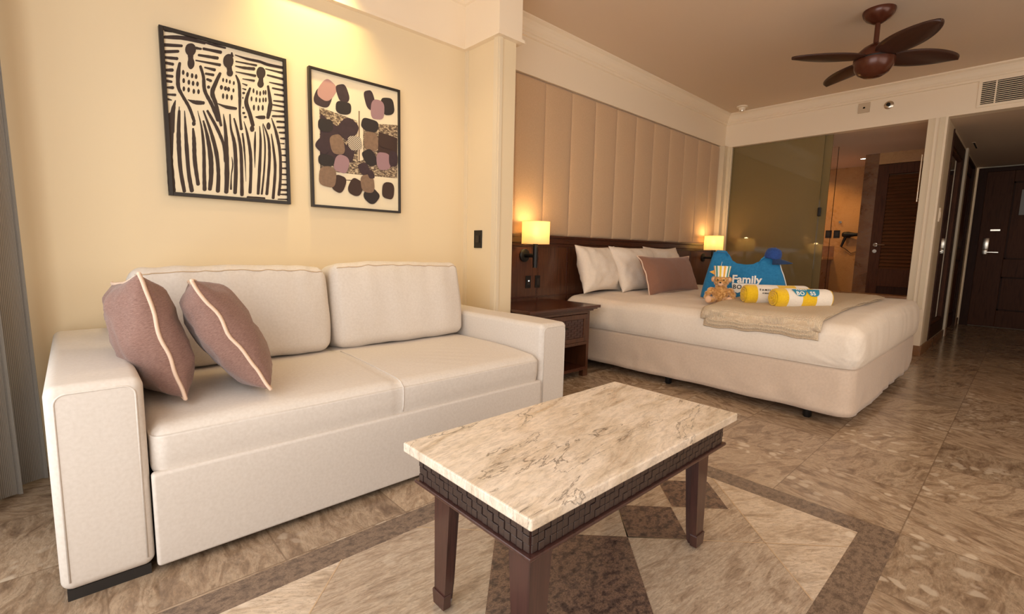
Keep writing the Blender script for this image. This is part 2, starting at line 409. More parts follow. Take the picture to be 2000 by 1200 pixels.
def dia(cx, cy, h, mi, z): flat(bm, ((cx-h, cy), (cx, cy-h), (cx+h, cy), (cx, cy+h)), z, mi)
hd = (iy1-iy0)/2
for s in (-1, 1):
    # banded stone inside the lozenge whose corner touches the border
    X0 = cxx+s*(1.01-hd)
    flat(bm, [(cxx, iy0+.0), (X0, iy0), (cxx+s*1.0, cyy), (X0, iy1), (cxx, iy1)], zt*2, 2)
dia(cxx, cyy, .33, 4, zt*4)
for s in (-1, 1):
    dia(cxx+s*.482, cyy, .148, 4, zt*4); dia(cxx+s*.792, cyy, .155, 4, zt*4)
def seam(a, b, wd=.004, z=zt*3):
    a = Vector(a); b = Vector(b); n = Vector((-(b-a).y, (b-a).x)).normalized()*wd/2
    flat(bm, [a-n, b-n, b+n, a+n], z, 5)
for s in (-1, 1):
    for t in (-1, 1):
        seam((cxx+s*1.0, cyy), (cxx+s*(1.01-hd), cyy+t*hd)); seam((cxx+s*.33, cyy), (cxx+s*(.33+hd), cyy+t*hd)); seam((cxx+s*.33, cyy), (cxx+s*.482, cyy+t*.148))
        seam((cxx+s*.637, cyy), (cxx+s*.8, cyy+t*.16))
        seam((cxx, cyy+t*.33), (cxx+s*.2, cyy+t*hd))
struct('floor', bm, [M['floor'], M['inlay'], M['inlayb'], M['band'], M['granite'], M['joint']])
# ---- ceilings
struct('ceiling', B(XW-.1, XE+.12, YR-.1, YB+.1, ZC, ZC+.1), M['ceil'])
bm = B(XE+.12, XH+.3, YR-.1, YH+.05, ZH, ZH+.1); struct('ceiling_hall', bm, M['ceil'])
# ---- walls
struct('wall_left', B(XW-.1, 2.2, YS, YS+.15, 0, ZC), M['wall'])
struct('wall_column', B(2.14, 2.287, 2.487, 2.95, 0, ZC), M['wall'])
bm = B(2.26, XE+.12, YB, YB+.15, 0, ZC); box(bm, 2.287, XE, 2.857, YB, 2.392, ZC); struct('wall_back', bm, M['white'])
bm = B(XE, XE+.12, YR-.1, YH, ZH, ZC); box(bm, XE, XE+.12, YH, .82, 0, ZC); box(bm, XE, XE+.10, .82, YB, ZH, ZC); box(bm, XE, XE+.10, .82, YB, 0, .58); box(bm, XE, XE+.10, 2.80, YB, .58, ZH)
struct('wall_end', bm, M['white'])
bm = B(XW-.1, XE, YR-.1, YR, 0, .7); box(bm, XW-.1, XE, YR-.1, YR, 2.3, ZC); box(bm, XW-.1, 1.0, YR-.1, YR, .7, 2.3); box(bm, 4.2, XE, YR-.1, YR, .7, 2.3)
struct('wall_right', bm, M['white'])
bm = B(XW-.1, XW, YR-.1, -1.6, 0, ZC); box(bm, XW-.1, XW, 2.45, YS, 0, ZC); box(bm, XW-.1, XW, -1.6, 2.45, 2.42, ZC); box(bm, XW-.1, XW, -1.6, 2.45, 0, .06)
struct('wall_window', bm, M['white'])
bm = bmesh.new()
for y in (-1.6, -.25, 1.1, 2.41): box(bm, XW-.07, XW-.02, y, y+.04, .06, 2.42)
for z in (.06, 2.38): box(bm, XW-.07, XW-.02, -1.56, 2.41, z, z+.04)
struct('window_1', bm, M['black'])
bm = bmesh.new()
for x in (1.0, 2.58, 4.15): box(bm, x, x+.05, YR-.08, YR-.03, .7, 2.3)
for z in (.7, 2.25): box(bm, 1.05, 4.15, YR-.08, YR-.03, z, z+.05)
struct('window_2', bm, M['black'])
# hall
bm = B(XE+.12, 6.90, YH, YH+.1, 0, ZH); box(bm, 8.30, 8.47, YH-.022, YH+.1, 0, ZH); box(bm, 9.86, XH, YH, YH+.1, 0, ZH); box(bm, 6.9, 8.3, YH, YH+.1, 2.36, ZH); box(bm, 8.47, 9.86, YH, YH+.1, 2.36, ZH); box(bm, 6.9, 8.3, YH, YH+.1, 0, .09)
struct('wall_hall_left', bm, M['trimw'])
struct('wall_hall_right', B(XE+.12, XH, YR-.1, -.62, 0, ZH), M['trimw'])
struct('wall_hall_end', B(XH+.05, XH+.2, YR-.1, YH+.1, 0, ZH), M['trimw'])
# ---- crown moulding: stepped cove along the bed wall, the end beam and around the column
crown = [(0, 0), (.085, 0), (.085, -.012), (.078, -.016), (.062, -.026), (.048, -.045), (.036, -.072), (.024, -.088), (.024, -.098), (.014, -.104), (.014, -.122), (0, -.128)]
def crownrun(name, x0, x1, y0, y1, nrm):
    bm = bmesh.new(); rings = []
    for (x, y, e) in ((x0, y0, -1), (x1, y1, 1)):
        d = Vector((x1-x0, y1-y0)).normalized()
        rings.append([bm.verts.new((x+nrm[0]*o, y+nrm[1]*o, ZC+z)) for o, z in crown])
    a, b = rings
    for i in range(len(a)): bm.faces.new((a[i], a[(i+1) % len(a)], b[(i+1) % len(a)], b[i]))
    bm.faces.new(a); bm.faces.new(b[::-1]); return struct(name, bm, M['white'])
crownrun('trim_1', 2.31, XE, 2.857, 2.857, (0, -1))
crownrun('trim_2', XE, XE, 2.857, YR, (-1, 0))
# frieze band over the sofa wall with a lipped lower edge, wrapping the column
bm = B(XW, 2.112, 2.825, YS, 2.377, ZC-.0); box(bm, 2.112, 2.1395, 2.46, YS, 2.377, ZC); box(bm, 2.1395, 2.315, 2.46, 2.4865, 2.377, ZC); box(bm, 2.287, 2.315, 2.487, 2.857, 2.377, ZC)
box(bm, XW, 2.10, 2.812, 2.825, 2.377, 2.397); box(bm, 2.10, 2.112, 2.4601, 2.825, 2.377, 2.397); box(bm, 2.10, 2.33, 2.448, 2.46, 2.377, 2.397); box(bm, 2.315, 2.33, 2.46, 2.84, 2.377, 2.397)
struct('trim_3', bm, M['white'])
crownrun('trim_4', XW, 2.112, 2.825, 2.825, (0, -1))
crownrun('trim_5', 2.112, 2.112, 2.82, 2.461, (-1, 0))
# thin raised battens on the column corner and beside the glass
bm = B(2.128, 2.14, 2.487, 2.53, 0, 2.377); box(bm, 2.133, 2.14, 2.815, 2.85, 0, 2.377); box(bm, 2.14, 2.165, 2.480, 2.487, 0, 2.377)
struct('trim_6', bm, M['trimw'])
bm = B(6.27, XE, 2.81, YB, 0, 2.392); box(bm, XE-.02, XE, 2.775, 2.81, .58, ZH); box(bm, XE-.008, XE, 2.755, 2.775, .58, ZH); struct('trim_7', bm, M['trimw'])
# pilaster beside the hall with moulded frame
bm = B(XE-.012, XE, .70, .735, .50, ZH); box(bm, XE-.018, XE, .735, .742, .50, ZH); box(bm, XE-.012, XE, .782, .83, .50, ZH); box(bm, XE-.018, XE, .775, .782, .50, ZH); box(bm, XE-.014, XE, .70, .83, .485, .50)
struct('trim_8', bm, M['trimw'])
bm = B(XE-.016, XE, YH-.004, 2.0, 0, .105, bev=.004); struct('baseboard_end', bm, M['bathdk'])
bm = B(XE+.0, 6.9, YH-.014, YH, 0, .105, bev=.004); box(bm, 6.9, 8.3, YH-.014, YH, 0, .09, bev=.004); box(bm, 8.30, 8.47, YH-.034, YH-.02, 0, .105, bev=.004); box(bm, 9.86, XH, YH-.014, YH, 0, .105, bev=.004); struct('baseboard_hall', bm, M['bathdk'])
# stone sill of the bathroom opening
struct('trim_9', B(XE-.03, XE+.20, .83, 2.80, .58, .605, bev=.004), M['bathdk'])

# ---- bathroom shell behind the glass
bm = B(9.0, 9.15, .80, 3.6, 0, 2.4); struct('wall_bath_back', bm, M['bath'])
bm = B(XE+.12, 9.15, 3.4, 3.55, 0, 2.4); struct('wall_bath_left', bm, M['bath'])
struct('wall_bath_right', B(XE+.125, 9.15, YH+.105, .80, 0, 2.4), M['bath'])
struct('louvre_light_block', B(8.10, 8.19, .80, 1.50, 0, 2.375), M['bathdk'])  # added backing panel, stops light coming through the louvres from behind
struct('wall_bath_header', B(8.02, 8.10, .80, 1.50, 2.24, 2.386), M['bath'])
struct('ceiling_bath', B(XE+.1, 9.15, .70, 3.6, 2.386, 2.50), M['ceil'])
bm = B(8.02, 8.2, 1.50, 1.655, 0, 2.386); struct('wall_bath_return', bm, M['bathdk'])
bm = B(8.972, 9.0, 1.70, 2.20, 0, 1.17); struct('trim_10', bm, M['bath'])
# louvred bathroom door
d = bmesh.new()
X1, X2, y0, y1, zt2 = 8.02, 8.06, .80, 1.50, 2.235
for a in (box,):
    box(d, X1, X2, y1-.12, y1, 0, zt2, bev=.003); box(d, X1, X2, y0, y0+.12, 0, zt2, bev=.003)
    box(d, X1, X2, y0+.12, y1-.12, zt2-.13, zt2, bev=.003); box(d, X1, X2, y0+.12, y1-.12, 0, .15, bev=.003); box(d, X1, X2, y0+.12, y1-.12, .62, .86, bev=.003)
dr = struct('door_1', d, M['door'])
lv = bmesh.new(); z = .875
while z < zt2-.14:
    b = bmesh.new(); box(b, -.004, .004, y0+.121, y1-.121, -.034, .034)
    merge(lv, b, 0, Matrix.Translation((X1+.02, 0, z)) @ Matrix.Rotation(math.radians(34), 4, 'Y')); z += .0475
obj('louvre_panel', lv, M['louv'], dr)
obj('lower_panel', B(X1+.012, X1+.03, y0+.12, y1-.12, .15, .62), M['doordk'], dr)
hh = bmesh.new(); lathe(hh, [(.026, 0), (.026, -.01), (.012, -.012), (.012, -.04)], (X1, y1-.055, 1.175), 20, 'X'); tube(hh, [(X1-.04, y1-.05, 1.175), (X1-.042, y1-.10, 1.175), (X1-.04, y1-.165, 1.172)], .009); lathe(hh, [(.024, 0), (.024, -.008)], (X1, y1-.055, 1.09), 20, 'X')
obj('door_handle', hh, M['chrome'], dr, True, label='chrome lever handle and keyhole rose')
# clear glass screen line and frosted sliding pane
def glassmat(name, col, rough, trans, alpha=1):
    m, nt, bs = newmat(name); bs.inputs['Base Color'].default_value = col; bs.inputs['Roughness'].default_value = rough
    bs.inputs['Transmission Weight'].default_value = trans; bs.inputs['IOR'].default_value = 1.45; return m
M['frost'] = plain('back_painted_glass', rgb(128, 110, 74), .03, 0, .5)
M['frost'].node_tree.nodes['Principled BSDF'].inputs['Coat Weight'].default_value = .15
M['glass'] = glassmat('clear_glass', (1, 1, 1, 1), 0, 1)
M['mirror'] = plain('mirror', rgb(200, 195, 188), .02, 1.0)
g = thing('sliding_glass_door', 'large frosted olive glass sliding panel beside the padded headboard wall', 'glass door', (XE+.05, 2.2, .605))
obj('frosted_pane', B(-.006, .006, -.47, .585, 0, 1.775), M['frost'], g)
obj('overlapping_pane', B(.014, .026, -.545, -.44, 0, 1.775), M['frost'], g)
obj('edge_strip', B(-.012, -.006, .565, .58, 0, 1.775), M['trimw'], g)
bm = B(-.030, -.0065, -.500, -.468, .86, .96, bev=.006); obj('lock', bm, M['blackm'], g, label='small black lock on the pane edge')
g = thing('pull_handle', 'slim chrome vertical pull bar at the glass edge by the cream pilaster', 'handle', (XE+.03, .85, 1.58))
bm = bmesh.new(); tube(bm, [(0, 0, 0), (0, 0, .47)], .008, 12); obj('bar', bm, M['chrome'], g, True)
for z in (.03, .44):
    bm = bmesh.new(); tube(bm, [(0, 0, z), (0, -.031, z)], .006, 8); obj('standoff', bm, M['chrome'], g, True)
g = thing('shower_screen', 'clear frameless glass shower screen standing in the bathroom', 'glass screen', (7.2, 1.8, 0))
obj('pane', B(0, .008, -.02, .02+.9, .02, 2.38), M['glass'], g)
obj('edge_seal', B(-.002, .010, -.024, -.02, .02, 2.38), M['doordk'], g)
obj('floor_channel', B(-.006, .014, -.028, .92, 0, .02), M['chrome'], g)

# ---- entry door
d = bmesh.new(); X1 = XH-.02
box(d, X1, X1+.05, .27, .56, .01, 2.3, bev=.004)  # lock stile
box(d, X1, X1+.05, -.36, -.20, .01, 2.3, bev=.004)
box(d, X1, X1+.05, -.20, .27, 2.14, 2.3, bev=.004); box(d, X1, X1+.05, -.20, .27, .76, 1.02, bev=.004); box(d, X1, X1+.05, -.20, .27, .01, .26, bev=.004)
dr = struct('door_2', d, M['door'])
obj('door_panel', B(X1+.02, X1+.04, -.20, .27, 1.02, 2.14), M['door'], dr); obj('door_panel', B(X1+.02, X1+.04, -.20, .27, .26, .76), M['door'], dr)
bm = bmesh.new()
for (a, b, c, e) in ((-.2, .27, 1.02, 1.04), (-.2, .27, 2.12, 2.14), (-.2, .27, .26, .28), (-.2, .27, .74, .76)): box(bm, X1+.004, X1+.022, a, b, c, e)
for (c, e) in ((1.02, 2.14), (.26, .76)): box(bm, X1+.004, X1+.022, .25, .27, c, e); box(bm, X1+.004, X1+.022, -.2, -.18, c, e)
obj('panel_moulding', bm, M['doordk'], dr)
bm = B(X1-.02, X1, .44, .51, 1.16, 1.33, bev=.006); box(bm, X1-.03, X1-.0, .44, .51, 1.08, 1.17, bev=.012); tube(bm, [(X1-.03, .475, 1.12), (X1-.07, .475, 1.12), (X1-.07, .40, 1.12), (X1-.068, .33, 1.118)], .010)
obj('electronic_lock', bm, M['chrome'], dr, True, label='silver card lock with lever')
obj('door_viewer', B(X1-.012, X1, .34, .45, 1.43, 1.46, bev=.004), M['chrome'], dr, label='small silver latch plate')
bm = B(X1-.012, X1+.06, .56, .655, 0, 2.36); box(bm, X1-.012, X1+.06, -.46, -.36, 0, 2.36); box(bm, X1-.012, X1+.06, -.36, .56, 2.3, 2.36); obj('door_frame', bm, M['doordk'], dr)
g = obj('door_notice', B(X1+.012, X1+.016, .0, .18, 1.66, 2.02), plain('pale_notice', rgb(150, 140, 128), .4)); prop(g, 'grey paper notice fixed inside the upper panel of the dark entry door', 'sign'); g.location = (-.0, 0, 0)
# closet with mirror door
d = bmesh.new(); Y1 = YH+.032
for (a, b) in ((6.9, 7.06), (8.14, 8.3)): box(d, a, b, Y1-.03, Y1+.03, .09, 2.36, bev=.005)
box(d, 7.06, 8.14, Y1-.03, Y1+.03, 2.22, 2.36, bev=.005); box(d, 7.06, 8.14, Y1-.03, Y1+.03, .09, .25, bev=.005)
dr = struct('door_3', d, M['doordk']); obj('mirror', B(7.06, 8.14, Y1+.0, Y1+.012, .25, 2.22), M['mirror'], dr, label='tall mirror pane')
bm = bmesh.new()
for (a, b, c, e) in ((7.06, 7.09, .25, 2.22), (8.11, 8.14, .25, 2.22), (7.09, 8.11, .25, .28), (7.09, 8.11, 2.19, 2.22)): box(bm, a, b, Y1-.018, Y1, c, e)
obj('mirror_moulding', bm, M['door'], dr)
obj('door_frame', B(6.885, 6.9, YH-.012, YH+.06, .09, 2.36), M['doordk'], dr)
d = B(8.50, 9.83, YH+.03, YH+.07, .01, 2.33, bev=.004); dr = struct('door_4', d, M['door'])
bm = B(8.47, 8.50, YH+.0, YH+.09, 0, 2.36); box(bm, 9.83, 9.86, YH+.0, YH+.09, 0, 2.36); box(bm, 8.5, 9.83, YH, YH+.09, 2.33, 2.36); obj('door_frame', bm, M['doordk'], dr)
bm = bmesh.new()
for (a, b, c, e) in ((8.66, 9.66, 1.15, 2.2), (8.66, 9.66, .2, 1.0)):
    box(bm, a, b, YH+.02, YH+.031, c, c+.03); box(bm, a, b, YH+.02, YH+.031, e-.03, e); box(bm, a, a+.03, YH+.02, YH+.031, c, e); box(bm, b-.03, b, YH+.02, YH+.031, c, e)
obj('panel_moulding', bm, M['doordk'], dr)

# ================================================================== BED WALL
g = thing('padded_wall_panel', 'tall beige padded wall panel of vertical channels above the bed', 'headboard', (2.29, YB, 1.13))
def channel(x0, x1):
    bm = bmesh.new(); n = 14; rows = (0, .01, .03, .62, 1.22, 1.24, 1.255); W = x1-x0; vs = []
    for zz in rows:
        e = .35 if zz in (0, 1.255) else (.75 if zz in (.01, 1.24) else 1)
        vs.append([bm.verts.new((x0+W*(.5-.5*math.cos(PI*i/n)), -.018-.026*e*(math.sin(PI*(.5-.5*math.cos(PI*i/n))))**.38, zz)) for i in range(n+1)])
    for a, b in zip(vs, vs[1:]):
        for i in range(n): bm.faces.new((a[i], a[i+1], b[i+1], b[i]))
    bk = [[bm.verts.new((x, 0, zz)) for zz in (0, 1.255)] for x in (x0, x1)]
    bm.faces.new([bk[0][0]]+vs[0]+[bk[1][0]]); bm.faces.new([bk[0][1]]+vs[-1]+[bk[1][1]])
    bm.faces.new([bk[0][0], bk[0][1]]+[r[0] for r in vs[::-1]]); bm.faces.new([bk[1][0], bk[1][1]]+[r[-1] for r in vs[::-1]])
    return bm
xs = [2.29, 2.655]+[2.655+.3375*k for k in range(1, 11)]+[6.268]
for a, b in zip(xs, xs[1:]): obj('padded_channel', channel(a-2.29+.0008, b-2.29-.0008), M['pad'], g, 'all')
g = thing('wall_wainscot', 'dark mahogany panelling with a top rail behind the bed and nightstands', 'wall panel', (2.29, YB, 0))
obj('panel', B(0, 3.978, -.06, 0, 0, 1.085), M['mahog'], g)
bm = B(0, 3.978, -.098, 0, 1.108, 1.128, bev=.004); box(bm, 0, 3.978, -.085, -.0, 1.06, 1.108, bev=.003); box(bm, 0, 3.978, -.072, -.06, 1.035, 1.06, bev=.002)
obj('top_rail', bm, M['mahogx'], g)
bm = bmesh.new()
box(bm, 0, 3.978, -.064, -.0601, .600, .614)
for x in (.62, 1.0, 2.99, 3.3): box(bm, x, x+.012, -.0635, -.0601, .0, 1.035)
obj('panel_batten', bm, M['mahogx'], g)

# ---- wall sconces
m, nt, bs = newmat('lamp_shade_parchment'); bs.inputs['Base Color'].default_value = rgb(255, 226, 150); bs.inputs['Roughness'].default_value = .8
tr = N(nt, 'ShaderNodeBsdfTranslucent'); tr.inputs[0].default_value = (1.0, .86, .56, 1); df = N(nt, 'ShaderNodeBsdfDiffuse'); df.inputs[0].default_value = (.95, .84, .62, 1)
mx = N(nt, 'ShaderNodeMixShader'); mx.inputs[0].default_value = .6; nt.links.new(df.outputs[0], mx.inputs[1]); nt.links.new(tr.outputs[0], mx.inputs[2])
tp_ = N(nt, 'ShaderNodeBsdfTransparent'); mx2 = N(nt, 'ShaderNodeMixShader'); mx2.inputs[0].default_value = .10; nt.links.new(mx.outputs[0], mx2.inputs[1]); nt.links.new(tp_.outputs[0], mx2.inputs[2])
nt.links.new(mx2.outputs[0], nt.nodes['Material Output'].inputs['Surface']); M['shade'] = m
M['bulb'] = emit('glowing_bulb', (1, .78, .38, 1), 28)
def sconce(x, y, label):
    g = thing('wall_sconce', label, 'wall lamp', (x, 2.84, 1.05), 0, 'bedside wall sconces'); yy = y-2.84
    bm = bmesh.new(); lathe(bm, [(.054, 0), (.054, -.014), (.048, -.018), (.02, -.020)], (0, 0, -.093), 28, 'Y'); obj('base', bm, M['blackm'], g, True)
    bm = bmesh.new(); tube(bm, [(0, -.018, -.093), (0, yy, -.093)], .017, 12); obj('arm', bm, M['blackm'], g, True)
    bm = bmesh.new(); tube(bm, [(0, yy, -.19), (0, yy, .03)], .020, 16); obj('stem', bm, M['blackm'], g, True)
    bm = bmesh.new(); R_ = .112; H_ = .178
    lathe(bm, [(R_, 0), (R_, H_), (R_-.002, H_), (R_-.002, 0), (R_, 0)], (0, yy, 0), 48, cap=False); s = obj('lamp_shade', bm, M['shade'], g, True)
    for zz in (.001, H_-.001):
        bm = bmesh.new(); tube(bm, [(R_*math.cos(a)*.995, yy+R_*math.sin(a)*.995, zz) for a in [2*PI*k/40 for k in range(40)]], .0022, 6, closed=True)
        obj('rim', bm, M['shade'], s, True)
    bm = bmesh.new(); ellipsoid(bm, (0, yy, .095), (.026, .026, .032), 10); obj('bulb', bm, M['bulb'], g, True, label='lit bulb glowing inside the shade')
    l = light('sconce_light', 'POINT', (x, y, 1.05+.165), 2.6, (1.0, .64, .26), rad=.03)
    l2 = light('sconce_light', 'POINT', (x, y, 1.05+.105), 5.2, (1.0, .74, .38), rad=.02)
sconce(2.75, 2.71, 'round-shaded wall sconce glowing above the nightstand nearer the sofa')
sconce(5.93, 2.71, 'round-shaded wall sconce glowing at the far side of the bed near the glass')
def plate(name, x, y, z, label, cat, w=.055, h=.10, face='-y', mat=None, group=None, kind='socket'):
    g = thing(name, label, cat, (x, y, z), {'-y': 0, '-x': -PI/2}[face], group)
    obj('cover_plate', B(-w/2, w/2, -.008, 0, -h/2, h/2, bev=.002), mat or M['blackm'], g)
    if kind == 'socket': obj('socket_insert', B(-w*.3, w*.3, -.011, -.008, -h*.25, h*.25, bev=.001), M['black'], g)
    else: obj('rocker', B(-w*.22, w*.22, -.012, -.008, -h*.2, h*.2, bev=.001), M['black'], g)
    return g
sg = plate('wall_socket', 2.803, 2.84, .735, 'black socket plate under the near sconce, the left one with a tiny white light', 'socket', .058, .105, group='black sockets by the bed')
obj('indicator_light', B(-.006, .006, -.0125, -.011, .004, .014), emit('indicator', (.9, .95, 1, 1), 1.2), sg)
plate('wall_socket', 2.915, 2.84, .735, 'plain black socket plate beside the lit one under the near sconce', 'socket', .058, .105, group='black sockets by the bed')
plate('wall_socket', 5.24, 2.84, .79, 'black socket plate on the panelling right of the brown bed cushion, inner one', 'socket', .058, .105, group='black sockets by the bed')
plate('wall_socket', 5.40, 2.84, .79, 'black socket plate on the panelling right of the brown bed cushion, outer one', 'socket', .058, .105, group='black sockets by the bed')
plate('light_switch', 2.14, 2.681, 1.07, 'black light switch on the side of the cream column above the sofa arm', 'switch', .085, .125, '-x', kind='switch')
g = thing('light_switch', 'small white light switch on the hall side of the pilaster', 'switch', (6.56, YH, 1.45)); obj('cover_plate', B(-.03, .03, -.012, 0, -.07, .07, bev=.002), M['white'], g); obj('rocker', B(-.012, .012, -.016, -.012, -.03, .03), M['white'], g)

# ---- nightstands
def nightstand(x0, x1, label):
    g = thing('nightstand', label, 'nightstand', ((x0+x1)/2, 2.59, 0), 0, 'bedside nightstands'); a = (x1-x0)/2; f = -.245; bk = .249-.001
    bm = B(-a-.07, a+.07, f-.055, bk, .556, .578, bev=.004); box(bm, -a-.05, a+.05, f-.038, bk, .546, .556, bev=.002); box(bm, -a-.025, a+.025, f-.02, bk, .532, .546, bev=.004); obj('top', bm, M['mahogx'], g)
    bm = bmesh.new()
    for s in (-1, 1): box(bm, s*a-(.03 if s > 0 else 0), s*a+(.03 if s < 0 else 0), f, bk, .05, .532)
    box(bm, -a+.03, a-.03, bk-.02, bk, .05, .532); box(bm, -a+.03, a-.03, f, bk-.02, .262, .285); box(bm, -a+.03, a-.03, f, f+.02, .512, .532)
    obj('body', bm, M['mahog'], g)
    obj('lower_shelf', B(-a+.03, a-.03, f-.006, bk-.02, .055, .08, bev=.002), M['mahogx'], g)
    dr = obj('drawer', B(-a+.032, a-.032, f+.004, f+.2, .288, .508), M['mahogx'], g)
    bm = bmesh.new(); w_ = a-.032
    box(bm, -w_, w_, f-.006, f+.004, .470, .508, bev=.002); box(bm, -w_, w_, f-.006, f+.004, .288, .322, bev=.002); box(bm, -w_, -w_+.045, f-.006, f+.004, .322, .470, bev=.002); box(bm, w_-.045, w_, f-.006, f+.004, .322, .470, bev=.002)
    obj('drawer_frame', bm, M['mahog'], dr)
    bm = bmesh.new(); k = 14
    for i in range(k):
        for j in range(8):
            xa = -w_+.047+i*(2*w_-.094)/k; za = .324+j*.018
            box(bm, xa+.001, xa+(2*w_-.094)/k-.001, f-.001-(.002 if (i+j) % 2 else 0), f+.004, za, za+.017)
    obj('woven_inset', bm, M['table'], dr)
    obj('drawer_pull', B(-.045, .045, f-.022, f-.001, .408, .420, bev=.003), M['blackm'], dr)
    for sx in (-1, 1):
        for (ya, yb) in ((f, f+.04), (bk-.04, bk)):
            obj('leg', B(sx*(a-.03)-.028, sx*(a-.03)+.028, ya, yb, 0, .055), M['mahog'], g)
nightstand(2.36, 3.02, 'dark mahogany nightstand between the sofa arm and the bed')
nightstand(5.46, 6.14, 'dark mahogany nightstand at the far side of the bed')

# ================================================================== BED
g = thing('bed', 'king size bed with white fitted sheet on a beige skirted base', 'bed', (0, 0, 0))
def bedz(x): return .648-.045*(1-max(0, min(1, (x-3.235)/.9)))**2
def wrinkle(pos, nn, q):
    p = Vector(pos); s = 0
    p.z += (bedz(p.x)-.648)*max(0, q.z)**.5
    if nn.z < .7:
        s = fn((p.x*1.0, p.y*1.0, p.z*.35), 9, 2)*.006+fn((p.x, p.y, p.z*.2), 3, 1)*.006
        # gathers at the near lower corner
        dd = math.hypot(p.x-3.25, p.y-.61); k = max(0, 1-dd/.30)*max(0, 1-(p.z-.35)/.22)
        a = math.atan2(p.z-.33, dd+.02); s += math.sin(a*24)*.011*k
        p.x += nn.x*s*1.0; p.y += nn.y*s
        tt = (pos[2]-.352)/.075; nh = Vector((nn.x, nn.y, 0))
        if 0 <= tt < 1 and nh.length > .05: p += nh.normalized()*.075*(1-math.sqrt(max(0, 1-(1-tt)**2)))*.88
        bulge = .014*math.cos((p.z-.47)/.14*PI/2)-.014*math.exp(-((p.z-.352)/.012)**2); p.x += nn.x*bulge; p.y += nn.y*bulge
    else:
        p.z += fn(p, 3, 5)*.005+fn((p.x*1.5, p.y*3, 1), 4, 8)*.006*max(0, min(1, (p.y-1.5)*2))+fn((p.x*2, p.y*.6, 0), 6, 4)*.004
        p.z += -.0*q.x
        # fold ridge running along the foot edge
        p.z += .006*math.exp(-((p.y-.86+.05*math.sin(p.x*2.1))/.02)**2)
    return p
obj('mattress', roundbox(3.235, 5.37, .60, 2.80, .352, .645, .075, nz=.028, disp=wrinkle), M['linen'], g, 'all')
def skirt_bm():
    bm = bmesh.new(); x0, x1, y0, y1, rr = 3.252, 5.353, .612, 2.80, .085; path = []
    n = 90
    for k in range(n): path.append((x0, y1-(y1-y0-rr)*k/n, -1, 0))
    for k in range(11): a = PI+PI/2*k/10; path.append((x0+rr+rr*math.cos(a), y0+rr+rr*math.sin(a), math.cos(a), math.sin(a)))
    for k in range(1, n): path.append((x0+rr+(x1-x0-2*rr)*k/n, y0, 0, -1))
    for k in range(11): a = 1.5*PI+PI/2*k/10; path.append((x1-rr+rr*math.cos(a), y0+rr+rr*math.sin(a), math.cos(a), math.sin(a)))
    for k in range(1, 101): path.append((x1, y0+rr+(y1-y0-rr)*k/100, 1, 0))
    zs = [.068+.284*j/10 for j in range(11)]; rows = []; L_ = 0; prev = None
    for j, z in enumerate(zs):
        row = []; L_ = 0; prev = None
        for (x, y, nx_, ny_) in path:
            if prev: L_ += math.hypot(x-prev[0], y-prev[1])
            prev = (x, y); k = 1-j/10
            o_ = (.4 if nx_ > .9 else 1)*(fn((L_*1.0, 0, z*1.2), 7, 3)*.013+fn((L_, 1, z), 17, 5)*.005)*(.15+k)+.004*k; zz = z+(fn((L_, 0, 0), 3, 9)*.006 if j == 0 else 0)
            if j == 10: o_ = -.003
            row.append(bm.verts.new((x+nx_*o_, y+ny_*o_, zz)))
        rows.append(row)
    for a, b in zip(rows, rows[1:]):
        for k in range(len(path)-1): bm.faces.new((a[k], a[k+1], b[k+1], b[k]))
    bm.faces.new(rows[-1]); bm.faces.new(rows[0]); bm.faces.new([r_[0] for r_ in rows]+[r_[-1] for r_ in rows[::-1]])
    return bm
sk_ = obj('skirted_base', skirt_bm(), M['skirt'], g, 'all')
for (x, y) in ((3.33, .85), (3.33, 1.80), (3.33, 2.62), (5.27, .85), (5.27, 1.8), (5.27, 2.62)):
    bm = bmesh.new(); lathe(bm, [(.018, 0), (.026, .01), (.024, .08)], (x, y, 0), 16); obj('leg', bm, M['blackm'], g, True)
def bed_pillow(x, y, z, w, h, t, tilt, rz, seed, label):
    o = pillow('bed_pillow', M['linen'], None, w, h, t, seed, .11, 34, None, .010)
    o.location = (x, y, z); o.rotation_euler = (math.radians(tilt), 0, math.radians(rz)); prop(o, label, 'pillow', 'white bed pillows'); return o
bed_pillow(3.56, 2.67, .845, .62, .44, .19, -16, 2, 1, 'white pillow leaning on the dark panelling nearest the nightstand')
bed_pillow(4.00, 2.56, .845, .66, .46, .19, -24, -3, 2, 'second white pillow, overlapping the one nearest the nightstand')
bed_pillow(4.68, 2.66, .850, .68, .45, .19, -17, 0, 3, 'white pillow standing behind the brown bed cushion')
o = pillow('lumbar_cushion', M['brownp'], None, 1.0, .37, .16, 5, .13, 34, .006, .006); o.location = (4.15, 2.29, .80); o.rotation_euler = (math.radians(-22), 0, math.radians(2))
prop(o, 'long cocoa brown cushion with cream piping in front of the white bed pillows', 'cushion')

